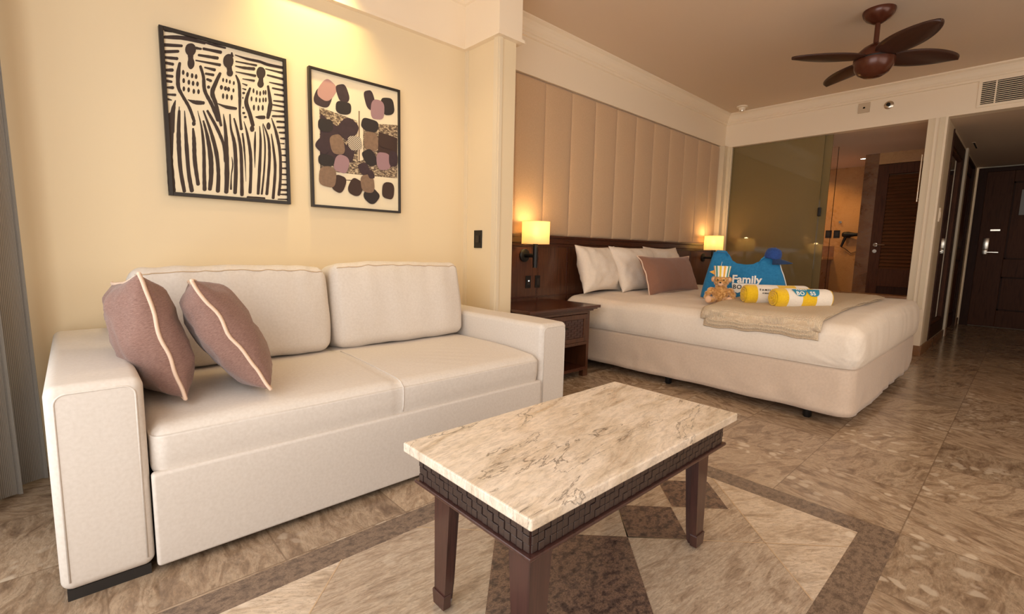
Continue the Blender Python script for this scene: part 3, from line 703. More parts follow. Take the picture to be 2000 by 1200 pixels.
# ---- knitted throw across the foot of the bed
m, nt, bs = newmat('knitted_throw'); v = coords(nt, (1, 1, 1), kind='Object')
ch = N(nt, 'ShaderNodeTexWave', Scale=46.0, Distortion=1.5, bands_direction='X'); ch2 = N(nt, 'ShaderNodeTexWave', Scale=46.0, Distortion=1.5, bands_direction='Y')
for c_ in (ch, ch2): c_.inputs['Detail Scale'].default_value = 3.0; nt.links.new(v, c_.inputs['Vector'])
hm = mnode(nt, 'MULTIPLY', ch.outputs['Fac'], ch2.outputs['Fac'])
nt.links.new(ramp(nt, hm, [(.0, rgb(206, 180, 148)), (.15, rgb(240, 218, 188))]), bs.inputs['Base Color']); bs.inputs['Roughness'].default_value = .95; bump(nt, bs, hm, .9, .006); M['knit'] = m
def throw_layer(x0, x1, y0, y1, hang, dz, seed):
    "cloth laid on the mattress, turning down over its near side"
    bm = bmesh.new(); nx, ny = 90, 40; xe = 3.30; R0 = .075
    def surf(s, y, off):
        # s = distance along the cloth, 0 at the hem of the hanging edge
        top = .652+dz+off-(.648-bedz(3.31+max(0, s-hang-R0*PI/2)))
        arc = R0*PI/2
        if s < hang: x, z = 3.218-off-dz*.6, (top-R0)-(hang-s)
        elif s < hang+arc: a = (s-hang)/R0; x = 3.218-off-dz*.6+R0*(1-math.cos(a)); z = top-R0+R0*math.sin(a)
        else: x = 3.218-off-dz*.6+R0+(s-hang-arc); z = top
        return Vector((x, y, z))
    Ltot = hang+R0*PI/2+(x1-3.29)
    vt = []; vb = []
    for i in range(nx+1):
        s = Ltot*i/nx; ra = []; rb = []
        for j in range(ny+1):
            t = j/ny; x_ = s
            y = y0+(y1-y0)*t+fn((s*1.5, t, seed), 3)*.012
            sl = s+(fn((y*6, seed, 0), 1.3)*.02*max(0, 1-s/.3))
            h = abs(fn((s*40, y*40, seed), 1))*.004+fn((s*2, y*3, seed), 2)*.004
            e = min(1, min(t, 1-t)*ny/2.5)*min(1, (min(i, nx-i))/2.0)
            p = surf(max(0, s)+(sl-s), y, .003+.015*e+h*e+.004); b = surf(max(0, s)+(sl-s), y, .003)
            ra.append(bm.verts.new(p)); rb.append(bm.verts.new(b))
        vt.append(ra); vb.append(rb)
    for i in range(nx):
        for j in range(ny):
            bm.faces.new((vt[i][j], vt[i+1][j], vt[i+1][j+1], vt[i][j+1])); bm.faces.new((vb[i][j], vb[i][j+1], vb[i+1][j+1], vb[i+1][j]))
    for i in range(nx):
        bm.faces.new((vt[i][0], vb[i][0], vb[i+1][0], vt[i+1][0])); bm.faces.new((vt[i][ny], vt[i+1][ny], vb[i+1][ny], vb[i][ny]))
    for j in range(ny):
        bm.faces.new((vt[0][j], vt[0][j+1], vb[0][j+1], vb[0][j])); bm.faces.new((vt[nx][j], vb[nx][j], vb[nx][j+1], vt[nx][j+1]))
    return bm
g = thing('throw_blanket', 'beige knitted throw folded in two layers across the foot of the bed', 'blanket', (0, 0, 0))
obj('lower_fold', throw_layer(3.2, 5.0, .80, 1.50, .034, 0, 1), M['knit'], g, 'all')
obj('upper_fold', throw_layer(3.2, 5.0, .79, 1.52, .001, .016, 2), M['knit'], g, 'all')

# ---- teddy bear
FUR = None
m, nt, bs = newmat('teddy_fur'); v = coords(nt); n1 = N(nt, 'ShaderNodeTexNoise', Scale=70.0, Detail=6.0); nt.links.new(v, n1.inputs['Vector'])
nt.links.new(ramp(nt, n1.outputs['Fac'], [(.3, rgb(150, 98, 42)), (.5, rgb(196, 142, 78)), (.7, rgb(226, 180, 116))]), bs.inputs['Base Color']); bs.inputs['Roughness'].default_value = 1; bs.inputs['Sheen Weight'].default_value = .6; bump(nt, bs, n1.outputs['Fac'], .8, .006); M['fur'] = m
M['furlt'] = plain('pale_plush', rgb(226, 180, 142), .95, bscale=200, bstr=.4)
zb = .660
tb = thing('teddy_bear', 'small golden teddy bear sitting on the bed against the blue tote bag', 'teddy bear', (3.585, 1.558, .634), math.radians(24-90-6))
tb.scale = (1.12,)*3
def bear_bm(parts, fz=.003):
    b = bmesh.new()
    for c, r in parts: ellipsoid(b, c, r, 12)
    me = bpy.data.meshes.new('tmp'); b.to_mesh(me); b.free(); o = bpy.data.objects.new('tmp', me); COL.objects.link(o)
    md = o.modifiers.new('r', 'REMESH'); md.mode = 'VOXEL'; md.voxel_size = .0028
    dg = bpy.context.evaluated_depsgraph_get(); me2 = bpy.data.meshes.new_from_object(o.evaluated_get(dg)); bm = bmesh.new(); bm.from_mesh(me2)
    bpy.data.objects.remove(o); bpy.data.meshes.remove(me)
    bm.normal_update()
    ds = [(v, v.normal.copy()*(fn(v.co, 120, 1)*.6+fn(v.co, 260, 2)*.5)*fz*1.3) for v in bm.verts]
    for v, d_ in ds: v.co += d_
    return bm
bparts = [((0, 0, .055), (.056, .046, .060)), ((0, -.004, .100), (.040, .036, .03)), ((0, -.004, .148), (.049, .043, .044)), ((0, -.036, .136), (.022, .020, .018)),
          ((-.047, .004, .160), (.019, .011, .020)), ((.047, .004, .160), (.019, .011, .020))]
for s in (-1, 1):
    bparts += [((s*.058, -.010, .084), (.026, .026, .022)), ((s*.076, -.026, .062), (.022, .024, .022)), ((s*.080, -.044, .042), (.020, .022, .019))]
    bparts += [((s*.045, -.040, .022), (.028, .044, .022)), ((s*.062, -.068, .026), (.025, .022, .025))]
obj('body', bear_bm(bparts), M['fur'], tb, 'all')
bm = bmesh.new()
ellipsoid(bm, (-.064, -.086, .028), (.021, .010, .023), 10); obj('foot_pad', bm, M['furlt'], tb, 'all', label='pale pink foot pad')
bm = bmesh.new(); ellipsoid(bm, (.064, -.086, .028), (.021, .010, .023), 10)
fp = obj('foot_pad', bm, M['furlt'], tb, 'all', label='pale pink foot pad')
obj('embroidered_patch', B(.054, .076, -.0985, -.0955, .018, .036, bev=.001), plain('blue_patch', rgb(90, 140, 180), .8), fp, label='small blue and white patch')
bm = bmesh.new(); ellipsoid(bm, (0, -.050, .131), (.016, .012, .013), 10); mz = obj('muzzle', bm, M['furlt'], tb, 'all')
bm = bmesh.new(); ellipsoid(bm, (0, -.060, .141), (.0068, .005, .0048), 8); obj('nose', bm, M['blackm'], mz, 'all', label='black nose')
for s in (-1, 1):
    bm = bmesh.new(); ellipsoid(bm, (s*.019, -.0455, .158), (.0042, .0036, .0046), 8); obj('eye', bm, M['blackm'], tb, 'all', label='black bead eye')
    bm = bmesh.new(); ellipsoid(bm, (s*.048, -.006, .160), (.012, .006, .013), 8); obj('inner_ear', bm, M['furlt'], tb, 'all')
SC = [rgb(250, 240, 224), rgb(240, 178, 70), rgb(250, 240, 224), rgb(70, 150, 140), rgb(250, 240, 224), rgb(236, 200, 60)]
smat = [plain('hat_stripe_%s' % nme, c_, .7) for nme, c_ in zip(('white', 'orange', 'cream', 'teal', 'ivory', 'yellow'), SC)]
bm = bmesh.new(); n_ = 48; rg = []
for (r_, z_) in ((.044, 0), (.046, .02), (.053, .066), (.054, .072), (.050, .071), (.040, .062), (.001, .060)):
    rg.append([bm.verts.new((r_*math.cos(2*PI*k/n_), r_*.85*math.sin(2*PI*k/n_), z_)) for k in range(n_)])
pat = [0, 0, 1, 1, 0, 0, 3, 3, 0, 0, 5, 5]
for i, (a, b) in enumerate(zip(rg, rg[1:])):
    for k in range(n_): bm.faces.new((a[k], a[(k+1) % n_], b[(k+1) % n_], b[k])).material_index = pat[k % 12]
hat = obj('striped_hat', bm, smat, tb, 'all', loc=(0, .0, .178), label='white paper hat with orange, teal and yellow stripes')
bm = bmesh.new(); prism(bm, [(-.005, 0), (.028, .014), (.03, -.020)], -.003, .003, 'XZ', 1); o = obj('bow_loop', bm, smat, hat, loc=(-.075, .01, .03)); 
bm = bmesh.new(); tube(bm, [(-.012, 0, .06), (-.004, 0, .10)], .0012, 6); obj('hat_pick', bm, M['white'], hat)

# ---- blue tote bag
def blue(name, a, b): return fabric(name, a, b, 300, (1, 1, 1), .2, .8, .15)
M['blue'] = blue('blue_canvas', rgb(44, 124, 172), rgb(36, 112, 160)); M['navy'] = blue('navy_cap_cloth', rgb(38, 66, 128), rgb(46, 76, 142)); M['navyd'] = blue('dark_navy_brim', rgb(34, 52, 84), rgb(40, 60, 94))
bagr = math.radians(21.3-90)
bag = thing('tote_bag', 'large blue tote bag with white lettering standing behind the teddy bear', 'bag', (3.94, 1.525, .646), bagr); bag.scale = (1.06,)*3
def topf(x):
    # rim height along the width: two shoulders with a dip between
    pts = [(-.30, .345), (-.225, .352), (-.155, .35), (-.128, .34), (-.09, .285), (-.06, .268), (0, .262), (.04, .266), (.08, .285), (.12, .315), (.16, .345), (.20, .33), (.24, .28), (.30, .16)]
    for (a, b), (c_, d_) in zip(pts, pts[1:]):
        if a <= x <= c_: t = (x-a)/(c_-a); t = t*t*(3-2*t); return b+(d_-b)*t
    return pts[0][1] if x < pts[0][0] else pts[-1][1]
def bagxy(u, v):
    xl = -.305+.075*v**1.3; xr = .315-.12*max(0, v-.15)**1.2*1.15
    x = xl+(xr-xl)*u
    return x, v*topf(x)
def bagth(u, v): return .075*(1-v*.80)*max(0, 1-abs(2*u-1)**3)**.5+.002
bm = bmesh.new(); n = 40; G = {}
for s in (-1, 1):
    for i in range(n+1):
        for j in range(n+1):
            u, v = i/n, j/n; x, z = bagxy(u, v); t = bagth(u, v)
            wv = (fn((x, z, s), 9, 3)*.008+fn((x*3, z, s), 12, 6)*.003)*min(1, 4*min(u, 1-u, .25+v))
            G[(i, j, s)] = bm.verts.new((x, s*t+wv*.8, z))
for s in (-1, 1):
    for i in range(n):
        for j in range(n):
            bm.faces.new((G[(i, j, s)], G[(i+1, j, s)], G[(i+1, j+1, s)], G[(i, j+1, s)]))
for i in range(n):
    bm.faces.new((G[(i, 0, -1)], G[(i+1, 0, -1)], G[(i+1, 0, 1)], G[(i, 0, 1)])); bm.faces.new((G[(0, i, -1)], G[(0, i+1, -1)], G[(0, i+1, 1)], G[(0, i, 1)])); bm.faces.new((G[(n, i, -1)], G[(n, i+1, -1)], G[(n, i+1, 1)], G[(n, i, 1)]))
obj('bag_body', bm, M['blue'], bag, 'all')
def bagfront(x, z):
    v = min(1, z/max(.05, topf(x))); xl = -.305+.075*v**1.3; xr = .315-.12*max(0, v-.15)**1.2*1.15; u = (x-xl)/(xr-xl); return -bagth(u, v)
M['ink'] = plain('white_print', rgb(238, 232, 222), .6); M['inkb'] = plain('teal_blue_print', rgb(40, 130, 160), .6); M['inkd'] = plain('dark_print', rgb(60, 56, 54), .6)
def on_bag(b, x0, z0, off, mat, name, par):
    bm = bmesh.new()
    for f in b.faces: f.material_index = 0
    merge(bm, b)
    for v in bm.verts: x, z = v.co.x+x0, v.co.y+z0; v.co = Vector((x, bagfront(x, z)-off-v.co.z-.006, z))
    return obj(name, bm, mat, par)
pb = bmesh.new(); prism(pb, [(0, .080), (.175, .080), (.172, .055), (.150, .022), (.118, .014), (.088, .020), (.074, .040), (.064, .018), (.044, .008), (.016, .016), (.004, .050)], 0, .0006)
lab = on_bag(pb, -.088, .043, 0, M['ink'], 'white_label_shape', bag)
for t_, x_ in (('BO', -.080), ('SS', .004)): on_bag(text_bm(t_, .042, .0012, 1.15), x_, .082, .0012, M['inkd'], 'lettering', lab)
t = text_bm('Family', .078, .0024, 1.0); on_bag(t, -.090, .128, .0, M['ink'], 'lettering', bag)
for sx in (-.20, .10):
    bm = bmesh.new(); z0 = topf(sx)
    pts = [(sx-.02, .0, topf(sx-.02)-.012)]+[(sx+d_, -.004, topf(sx+d_)+.007) for d_ in (-.005, .012, .03, .048, .062)]+[(sx+.075, -.014, topf(sx+.075)-.012)]
    pts = [Vector(p) for p in pts]; vs = []
    for p in pts:
        vs.append([bm.verts.new(p+Vector((0, dy, dz))) for dy, dz in ((-.022, -.006), (.022, -.006), (.020, .006), (-.020, .006))])
    for a, b in zip(vs, vs[1:]):
        for k in range(4): bm.faces.new((a[k], a[(k+1) % 4], b[(k+1) % 4], b[k]))
    bm.faces.new(vs[0]); bm.faces.new(vs[-1]); obj('strap', bm, M['blue'], bag)
bm = bmesh.new(); tube(bm, [(bagxy(1, v)[0]+.002, 0, bagxy(1, v)[1]) for v in [k/20 for k in range(0, 19)]], .0035, 6); obj('white_piping', bm, M['ink'], bag, 'all')
# cap hung on the bag's right shoulder
cap = thing('baseball_cap', 'navy blue baseball cap resting on the right shoulder of the tote bag', 'cap', (3.94+.178*math.cos(bagr), 1.525+.178*math.sin(bagr), .646+.338), bagr)
bm = bmesh.new(); lathe(bm, [(.058, -.012), (.060, .0), (.060, .022), (.056, .046), (.045, .064), (.026, .074), (.004, .077)], (0, 0, 0), 32); 
for v in bm.verts: v.co = Matrix.Rotation(math.radians(12), 4, 'Y') @ v.co
crn = obj('crown', bm, M['navy'], cap, 'all'); bm = bmesh.new(); ellipsoid(bm, (.016, 0, .076), (.006, .006, .003), 8); obj('button', bm, M['navy'], crn, 'all')
bm = bmesh.new(); nn_ = 14; top = []; bot = []
for i in range(nn_+1):
    a = -PI/2+PI*i/nn_; ra = []; rb = []
    for j in range(7):
        t = j/6; ri = .056; ro = .056+.085*math.cos(a)**.5 if abs(a) < PI/2-.01 else .057
        r_ = ri+(ro-ri)*t; x = r_*math.cos(a); y = .058*math.sin(a)*(1-.15*t); z = -.008-.030*t-.25*abs(y)*t
        ra.append(bm.verts.new((x, y, z))); rb.append(bm.verts.new((x, y, z-.003)))
    top.append(ra); bot.append(rb)
for i in range(nn_):
    for j in range(6): bm.faces.new((top[i][j], top[i+1][j], top[i+1][j+1], top[i][j+1])); bm.faces.new((bot[i][j], bot[i][j+1], bot[i+1][j+1], bot[i+1][j]))
    bm.faces.new((top[i][6], top[i+1][6], bot[i+1][6], bot[i][6])); bm.faces.new((top[i][0], bot[i][0], bot[i+1][0], top[i+1][0]))
obj('brim', bm, M['navyd'], cap, 'all', label='darker navy brim pointing right')

# ---- rolled towels
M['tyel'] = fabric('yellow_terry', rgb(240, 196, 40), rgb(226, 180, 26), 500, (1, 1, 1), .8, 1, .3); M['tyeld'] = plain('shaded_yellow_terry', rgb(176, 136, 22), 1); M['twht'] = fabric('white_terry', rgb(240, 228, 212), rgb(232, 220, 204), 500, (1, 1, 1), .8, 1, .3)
def towel(loc, rz, L, R_, bands, label, seed):
    g = thing('rolled_towel', label, 'towel', loc, rz, 'rolled beach towels')
    bm = bmesh.new(); nx, na = 60, 40; rg = []
    def rad(x, a): 
        e = min(1, (min(x+L/2, L/2-x)+.0)/.03); return R_*(.82+.18*math.sqrt(max(0, 1-(1-e)**2)))*(1+fn((x*8, math.cos(a)*1.5, math.sin(a)*1.5), 1, seed)*.035)
    for i in range(nx+1):
        x = -L/2+L*i/nx; rg.append([bm.verts.new((x, rad(x, 2*PI*k/na)*math.cos(2*PI*k/na), R_+rad(x, 2*PI*k/na)*math.sin(2*PI*k/na)*.96)) for k in range(na)])
    for i in range(nx):
        x = -L/2+L*(i+.5)/nx; t = i/nx; mi = 0
        for (a, b) in bands:
            if a <= t < b: mi = 1
        for k in range(na): bm.faces.new((rg[i][k], rg[i][(k+1) % na], rg[i+1][(k+1) % na], rg[i+1][k])).material_index = mi
    body = obj('roll', bm, [M['twht'], M['tyel']], g, 'all')
    for s in (-1, 1):
        bm = bmesh.new(); pts = []; turns = 3.2
        for k in range(90):
            t = k/89; a = t*turns*2*PI+1; r_ = .006+(R_*.84-.008)*t; pts.append((s*(L/2+.004-.008*t), r_*math.cos(a), R_+r_*math.sin(a)*.96))
        tube(bm, pts, [.0095-.002*abs(math.sin(k)) for k in range(90)], 6)
        ce = obj('coiled_end', bm, M['tyel'], g, 'all')
        bm = bmesh.new(); lathe(bm, [(R_*.84, s*(L/2-.012)), (R_*.84, s*(L/2-.006))], (0, 0, R_), 30, 'X'); obj('coil_gap_shade', bm, M['tyeld'], ce)  # darker yellow disc paints the shade in the gaps of the coil
    return g, body
def on_roll(b, body, x0, a0, R_, mat, name, par, off=.0035):
    "wraps flat lettering round the roll: a0 = angle above the front"
    bm = bmesh.new(); merge(bm, b)
    for v in bm.verts:
        a = a0+v.co.y/R_; r_ = R_*1.005+off+v.co.z; v.co = Vector((v.co.x+x0, -r_*math.cos(a), R_+r_*math.sin(a)*.97))
    return obj(name, bm, mat, par)
t1, b1 = towel((3.615, 1.19, .653), math.radians(-48), .42, .072, [(-1, .16), (.5, .78)], 'yellow and white rolled towel lying behind, nearer the tote bag', 3)
t2, b2 = towel((3.56, 1.012, .650), math.radians(-42), .37, .069, [(-1, .17), (.42, .68), (.965, 2)], 'yellow and white rolled towel in front with blue sunglasses print', 8)
t = text_bm('F A M I L Y', .020, .0006, 1.0); l1 = on_roll(t, b1, -.130, math.radians(26), .072, M['inkd'], 'lettering', b1)
t = text_bm('AT BEACH RESORTS', .010, .0005, 1.0); bm = t; on_roll(t, b1, -.115, math.radians(10), .072, M['inkd'], 'lettering', b1)
gl = bmesh.new(); gnx, gny = 48, 16
def glasses_bottom(x):
    best = .040
    for cx_ in (.047, .133):
        d_ = abs(x-cx_)/.041
        if d_ < 1: best = min(best, .040-.044*(1-d_**2.6)**.5)
    return best
gv = [[gl.verts.new((.18*i/gnx, glasses_bottom(.18*i/gnx)+(.052-glasses_bottom(.18*i/gnx))*j/gny, .0004)) for j in range(gny+1)] for i in range(gnx+1)]
for i in range(gnx):
    for j in range(gny): gl.faces.new((gv[i][j], gv[i+1][j], gv[i+1][j+1], gv[i][j+1]))
gs = on_roll(gl, b2, -.085, math.radians(20), .069, M['inkb'], 'sunglasses_print', b2)
for t_, x_ in (('BO', -.068), ('SS', .022)): on_roll(text_bm(t_, .036, .0010, 1.15), b2, x_, math.radians(24), .069, M['ink'], 'lettering', gs, .0052)
t = text_bm('FAMILY', .018, .0006, 1.3); on_roll(t, b2, -.060, math.radians(54), .069, M['ink'], 'lettering', gs, .0052)

# ---- telephone and card on the far nightstand
g = thing('telephone', 'dark desk telephone on the far nightstand beyond the brown cushion', 'telephone', (5.60, 2.55, .578), .2)
bm = B(-.08, .08, -.10, .10, 0, .03, bev=.008); obj('base', bm, M['blackm'], g); bm = B(-.08, -.03, -.11, .11, .03, .06, bev=.012); obj('handset', bm, M['black'], g)
o = obj('notepad', B(5.78, 5.92, 2.36, 2.52, .5785, .586), M['white']); prop(o, 'white notepad lying on the far nightstand beside the telephone', 'notepad')

# ================================================================== SOFA
g = thing('sofa', 'cream leatherette two seater sofa bed with square arms under the pictures', 'sofa', (0, 0, 0))
def arm(x0, x1):
    def dd(pos, nn, q):
        p = Vector(pos)
        if nn.z > .3: p.z += fn(p, 4, 2)*.004
        return p
    return roundbox(x0, x1, 1.70, 2.79, .03, .612, .028, nz=.04, disp=dd)
for (x0, x1) in ((-.083, .128), (1.79, 1.995)):
    a = obj('armrest', arm(x0, x1), M['sofa'], g, 'all')
    bm = bmesh.new(); r_ = .027; fr = []
    ins = .020
    for (cx_, cz_, a0) in ((x0+ins+r_, .592-r_, PI), (x1-ins-r_, .592-r_, PI/2)):
        for k in range(6): t = a0-k/5*PI/2; fr.append((cx_+r_*math.cos(t), 1.7010, cz_+r_*math.sin(t)))
    fr = [(x0+ins, 1.7010, .06)]+fr+[(x1-ins, 1.7010, .06)]
    tube(bm, fr, .0028, 6); obj('seam', bm, M['sofa'], a, 'all')
    obj('plinth', B(x0+.012, x1-.012, 1.712, 2.78, 0, .032), M['plinth'], g)
obj('backrest', roundbox(.10, 1.82, 2.56, 2.80, .05, .70, .04, nz=.06), M['sofa'], g, 'all')
obj('front_panel', roundbox(.130, 1.788, 1.688, 1.72, .022, .316, .010, nz=.06), M['sofa'], g, 'all')
obj('seat_box', B(.13, 1.788, 1.73, 2.6, .04, .284), M['plinth'], g)
def seat_d(pos, nn, q):
    p = Vector(pos)
    if nn.z > .2:
        dome = .030*(1-q.x**2)*0+.022*(1-q.y**2); p.z += dome-.012+fn(p, 3.2, 4)*.006
        # creases fanning near the front middle and the right
        k = math.exp(-((p.y-1.95)/.22)**2); p.z += math.sin((p.x*1.2+p.y*1.6)*46)*.0016*k*max(0, fn((p.x*1.3, 0, 0), 2, 7)+.3)
        p.z -= .012*math.exp(-((p.x-.955)/.010)**2)*nn.z
    if nn.y < -.5: p.y += -.008*(1-(q.z-.3)**2)*(q.z > -.4)+.010*math.exp(-((p.x-.955)/.008)**2)+fn(p, 5, 3)*.003
    return p
sc_ = obj('seat_cushion', roundbox(.133, 1.785, 1.702, 2.62, .285, .462, .042, nz=.021, disp=seat_d), M['sofa'], g, 'all')
bm = bmesh.new(); tube(bm, lay_on(sc_, [(.966, 1.67, .32+.01*k) for k in range(11)]+[(.966, 1.68, .45), (.966, 1.70, .48)]+[(.966, 1.72+.03*k, .50) for k in range(21)], .0008), .0030, 6); obj('centre_seam', bm, M['sofa'], sc_, 'all')
def bcush(x0, x1, seed, h):
    def dd(pos, nn, q):
        p = Vector(pos)
        if nn.y < 0: p.y -= .030*(1-q.x**4)*(1-q.z**2)*(-nn.y)
        if nn.z > .3: p.z += .012*(1-q.x**2)
        s = fn((p.x, p.y*.3, p.z*.45), 11, seed)*.009*(.4+.6*abs(q.x))+fn(p, 4, seed+2)*.008
        # puckers dropping from the top seam
        if nn.y < -.4: s += math.sin(p.x*75+seed*2+fn(p, 9, 1)*3)*.0035*max(0, q.z)**3
        p += nn*s
        p.x += -.012*math.copysign(1, q.x)*(abs(q.x)**3)*(q.z**4)
        return p
    b = roundbox(x0, x1, -.105, .105, 0, h, .05, nz=.022, disp=dd); return b
for (x0, x1, sd, h, yb_, rx) in ((.150, .952, 3, .425, 2.440, -9), (.962, 1.782, 6, .445, 2.440, -10)):
    xm = (x0+x1)/2; c_ = obj('back_cushion', bcush(x0-xm, x1-xm, sd, h), M['sofa'], g, 'all', loc=(xm, yb_, .462)); c_.rotation_euler = (math.radians(rx), 0, 0)
    bm = bmesh.new(); hw = (x1-x0)/2-.02
    tube(bm, lay_on(c_, [(-hw+2*hw*k/60, -.125, h-.018+.012*(1-(2*k/60-1)**2)+.003*math.sin(k*.6+sd)) for k in range(61)], .0004), .0024, 6)
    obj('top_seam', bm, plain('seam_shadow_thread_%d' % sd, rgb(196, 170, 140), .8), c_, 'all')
# two throw pillows leaning on the left arm
def throw_pillow(C0, B0, A0, t, seed, label):
    Cc, Bb, Aa = Vector(C0), Vector(B0), Vector(A0); ez = (Bb-Cc); ex = (Aa-Bb); ctr = Cc+ez/2+ex/2
    S_h = ez.length; S_w = ex.length; ez.normalize(); ex = (ex-ez*ex.dot(ez)).normalized(); ey = ez.cross(ex)
    o = pillow('throw_pillow', M['mauve'], None, S_w, S_h, t, seed, .07, 34, .0062, .010)
    o.matrix_world = frame_mat(ctr, ex, ey, ez); prop(o, label, 'cushion', 'mauve throw pillows on the sofa'); return o
throw_pillow((.254, 1.835, .466), (.153, 1.88, .878), (.100, 2.27, .872), .185, 11, 'mauve brown throw pillow with cream piping squeezed against the left sofa arm')
throw_pillow((.500, 1.765, .456), (.300, 1.82, .845), (.312, 2.23, .885), .185, 14, 'mauve brown throw pillow with cream piping, the one further from the arm')

# ================================================================== COFFEE TABLE
g = thing('coffee_table', 'low dark wood coffee table with a cream marble top on the floor inlay', 'table', (1.1135, .854, 0))
hx, hy, zt_ = .4865, .246, .475
def topd(pos, nn, q): return pos
obj('marble_top', B(-hx, hx, -hy, hy, zt_-.026, zt_, bev=.0035, seg=2), M['top'], g)
bm = B(-hx+.020, hx-.020, -hy+.020, hy-.020, zt_-.034, zt_-.026, bev=.002); box(bm, -hx+.026, hx-.026, -hy+.026, hy-.026, zt_-.044, zt_-.034, bev=.003)
obj('upper_moulding', bm, M['table'], g)
ax_, ay_, z0, z1 = hx-.034, hy-.034, .372, zt_-.044
ap = obj('apron', B(-ax_, ax_, -ay_, ay_, z0, z1), M['table'], g)
bm = bmesh.new(); random.seed(3)
def chips(length, place):
    n = int(length/.019)
    for i in range(n):
        for j in range(3):
            w_ = length/n; a = -length/2+i*w_; hgt = (z1-z0)/3; zz = z0+j*hgt; dpt = .0035+.0012*((i+j) % 2)+random.random()*.0016
            place(a+.0008, a+w_-.0008, zz+.0006, zz+hgt-.0006, dpt)
chips(2*ax_, lambda a, b, c, d_, t: (box(bm, a, b, -ay_-t, -ay_, c, d_, bev=.0012, seg=1), box(bm, a, b, ay_, ay_+t, c, d_, bev=.0012, seg=1)))
chips(2*ay_, lambda a, b, c, d_, t: (box(bm, -ax_-t, -ax_, a, b, c, d_, bev=.0012, seg=1), box(bm, ax_, ax_+t, a, b, c, d_, bev=.0012, seg=1)))
obj('mosaic_band', bm, plain('dark_chipped_shell', rgb(66, 50, 44), .32, var=.35, bscale=90, bstr=.3), ap, label='band of small dark chipped blocks')
bm = B(-ax_-.013, ax_+.013, -ay_-.013, ay_+.013, .362, .372, bev=.003); box(bm, -ax_-.006, ax_+.006, -ay_-.006, ay_+.006, .356, .362, bev=.002); obj('lower_moulding', bm, M['table'], g)
lx, ly = ax_-.028, ay_-.026
for sx in (-1, 1):
    for sy in (-1, 1):
        bm = bmesh.new(); T = .024
        def L(zz, wd, out=0):
            x, y = sx*(lx+out), sy*(ly+out); w_ = wd+2*out*0; t = T
            return [(x, y), (x-sx*w_, y), (x-sx*w_, y-sy*t), (x-sx*t, y-sy*t), (x-sx*t, y-sy*w_), (x, y-sy*w_)]
        secs = [(.357, .072, 0), (.05, .050, 0)]
        rs = [[bm.verts.new((p[0], p[1], zz)) for p in L(zz, wd, o_)] for zz, wd, o_ in secs]
        for a, b in zip(rs, rs[1:]):
            for k in range(6): bm.faces.new((a[k], a[(k+1) % 6], b[(k+1) % 6], b[k]))
        bm.faces.new(rs[0]); bm.faces.new(rs[-1][::-1]); lg = obj('leg', bm, M['table'], g)
        bm = bmesh.new(); rs = [[bm.verts.new((p[0], p[1], zz)) for p in L(zz, wd, o_)] for zz, wd, o_ in ((.052, .054, .003), (.048, .056, .004), (.008, .048, .002), (0, .030, -.004))]
        for a, b in zip(rs, rs[1:]):
            for k in range(6): bm.faces.new((a[k], a[(k+1) % 6], b[(k+1) % 6], b[k]))
        bm.faces.new(rs[0]); bm.faces.new(rs[-1][::-1]); obj('foot_cuff', bm, M['table'], lg)

# ================================================================== PICTURES
def zc(ox, oy, sc): return lambda p: (ox+p[0]*sc, oy+p[1]*sc)
Z1 = zc(280, 20, .35); Z5 = zc(300, 40, .18325); Z6 = zc(430, 80, .15); Z7 = zc(310, 220, .15836); Z8 = zc(595, 120, .25413)
YA = 2.832
def loc2(px, x0, z0):
    q = P(px[0], px[1], 1, YA-.0); return (q.x-x0, q.z-z0)
def smooth_pts(pts):
    "Catmull-Rom through the stroke points"
    if len(pts) < 3: return [tuple(pts[0][i]+(pts[1][i]-pts[0][i])*t/6 for i in range(3)) for t in range(7)]
    out = []; p = [pts[0]]+list(pts)+[pts[-1]]
    for i in range(1, len(p)-2):
        for t in [k/6 for k in range(6)]:
            out.append(tuple(.5*((2*p[i][c])+(-p[i-1][c]+p[i+1][c])*t+(2*p[i-1][c]-5*p[i][c]+4*p[i+1][c]-p[i+2][c])*t*t+(-p[i-1][c]+3*p[i][c]-3*p[i+1][c]+p[i+2][c])*t**3) for c in range(3)))
    out.append(tuple(pts[-1])); return out
_lay = [0]
def stroke(bm, Z, pts, y, x0, z0, mi=1):
    _lay[0] = (_lay[0]+1) % 14; y = y-.00008*_lay[0]
    pts = smooth_pts([(p[0], p[1], p[2] if len(p) > 2 else 30) for p in pts]); L_, R2 = [], []; n = len(pts)
    for i, (x, yy, wd) in enumerate(pts):
        a = pts[max(0, i-1)]; b = pts[min(n-1, i+1)]; d_ = Vector((b[0]-a[0], b[1]-a[1])); d_ = d_.normalized() if d_.length > 0 else Vector((1, 0))
        nn = Vector((-d_.y, d_.x))*wd/2*(1+.06*math.sin(i*1.7+x)); L_.append((x+nn.x, yy+nn.y)); R2.append((x-nn.x, yy-nn.y))
    def capp(i, sgn):
        x, yy, wd = pts[i]; a = pts[max(0, i-1)]; b = pts[min(n-1, i+1)]; d_ = Vector((b[0]-a[0], b[1]-a[1])).normalized()*sgn; nn = Vector((-d_.y, d_.x))
        return [(x+(nn.x*math.cos(t)+d_.x*math.sin(t)*.8)*wd/2, yy+(nn.y*math.cos(t)+d_.y*math.sin(t)*.8)*wd/2) for t in [PI*k/6 for k in range(7)]]
    def V(p): q = loc2(Z(p), x0, z0); return bm.verts.new((q[0], y, q[1]))
    lv_ = [V(p) for p in L_]; rv_ = [V(p) for p in R2]
    for i in range(n-1): bm.faces.new((lv_[i], lv_[i+1], rv_[i+1], rv_[i])).material_index = mi
    y += .00003
    for c_ in (capp(0, -1), capp(n-1, 1)): bm.faces.new([V(p) for p in c_]).material_index = mi
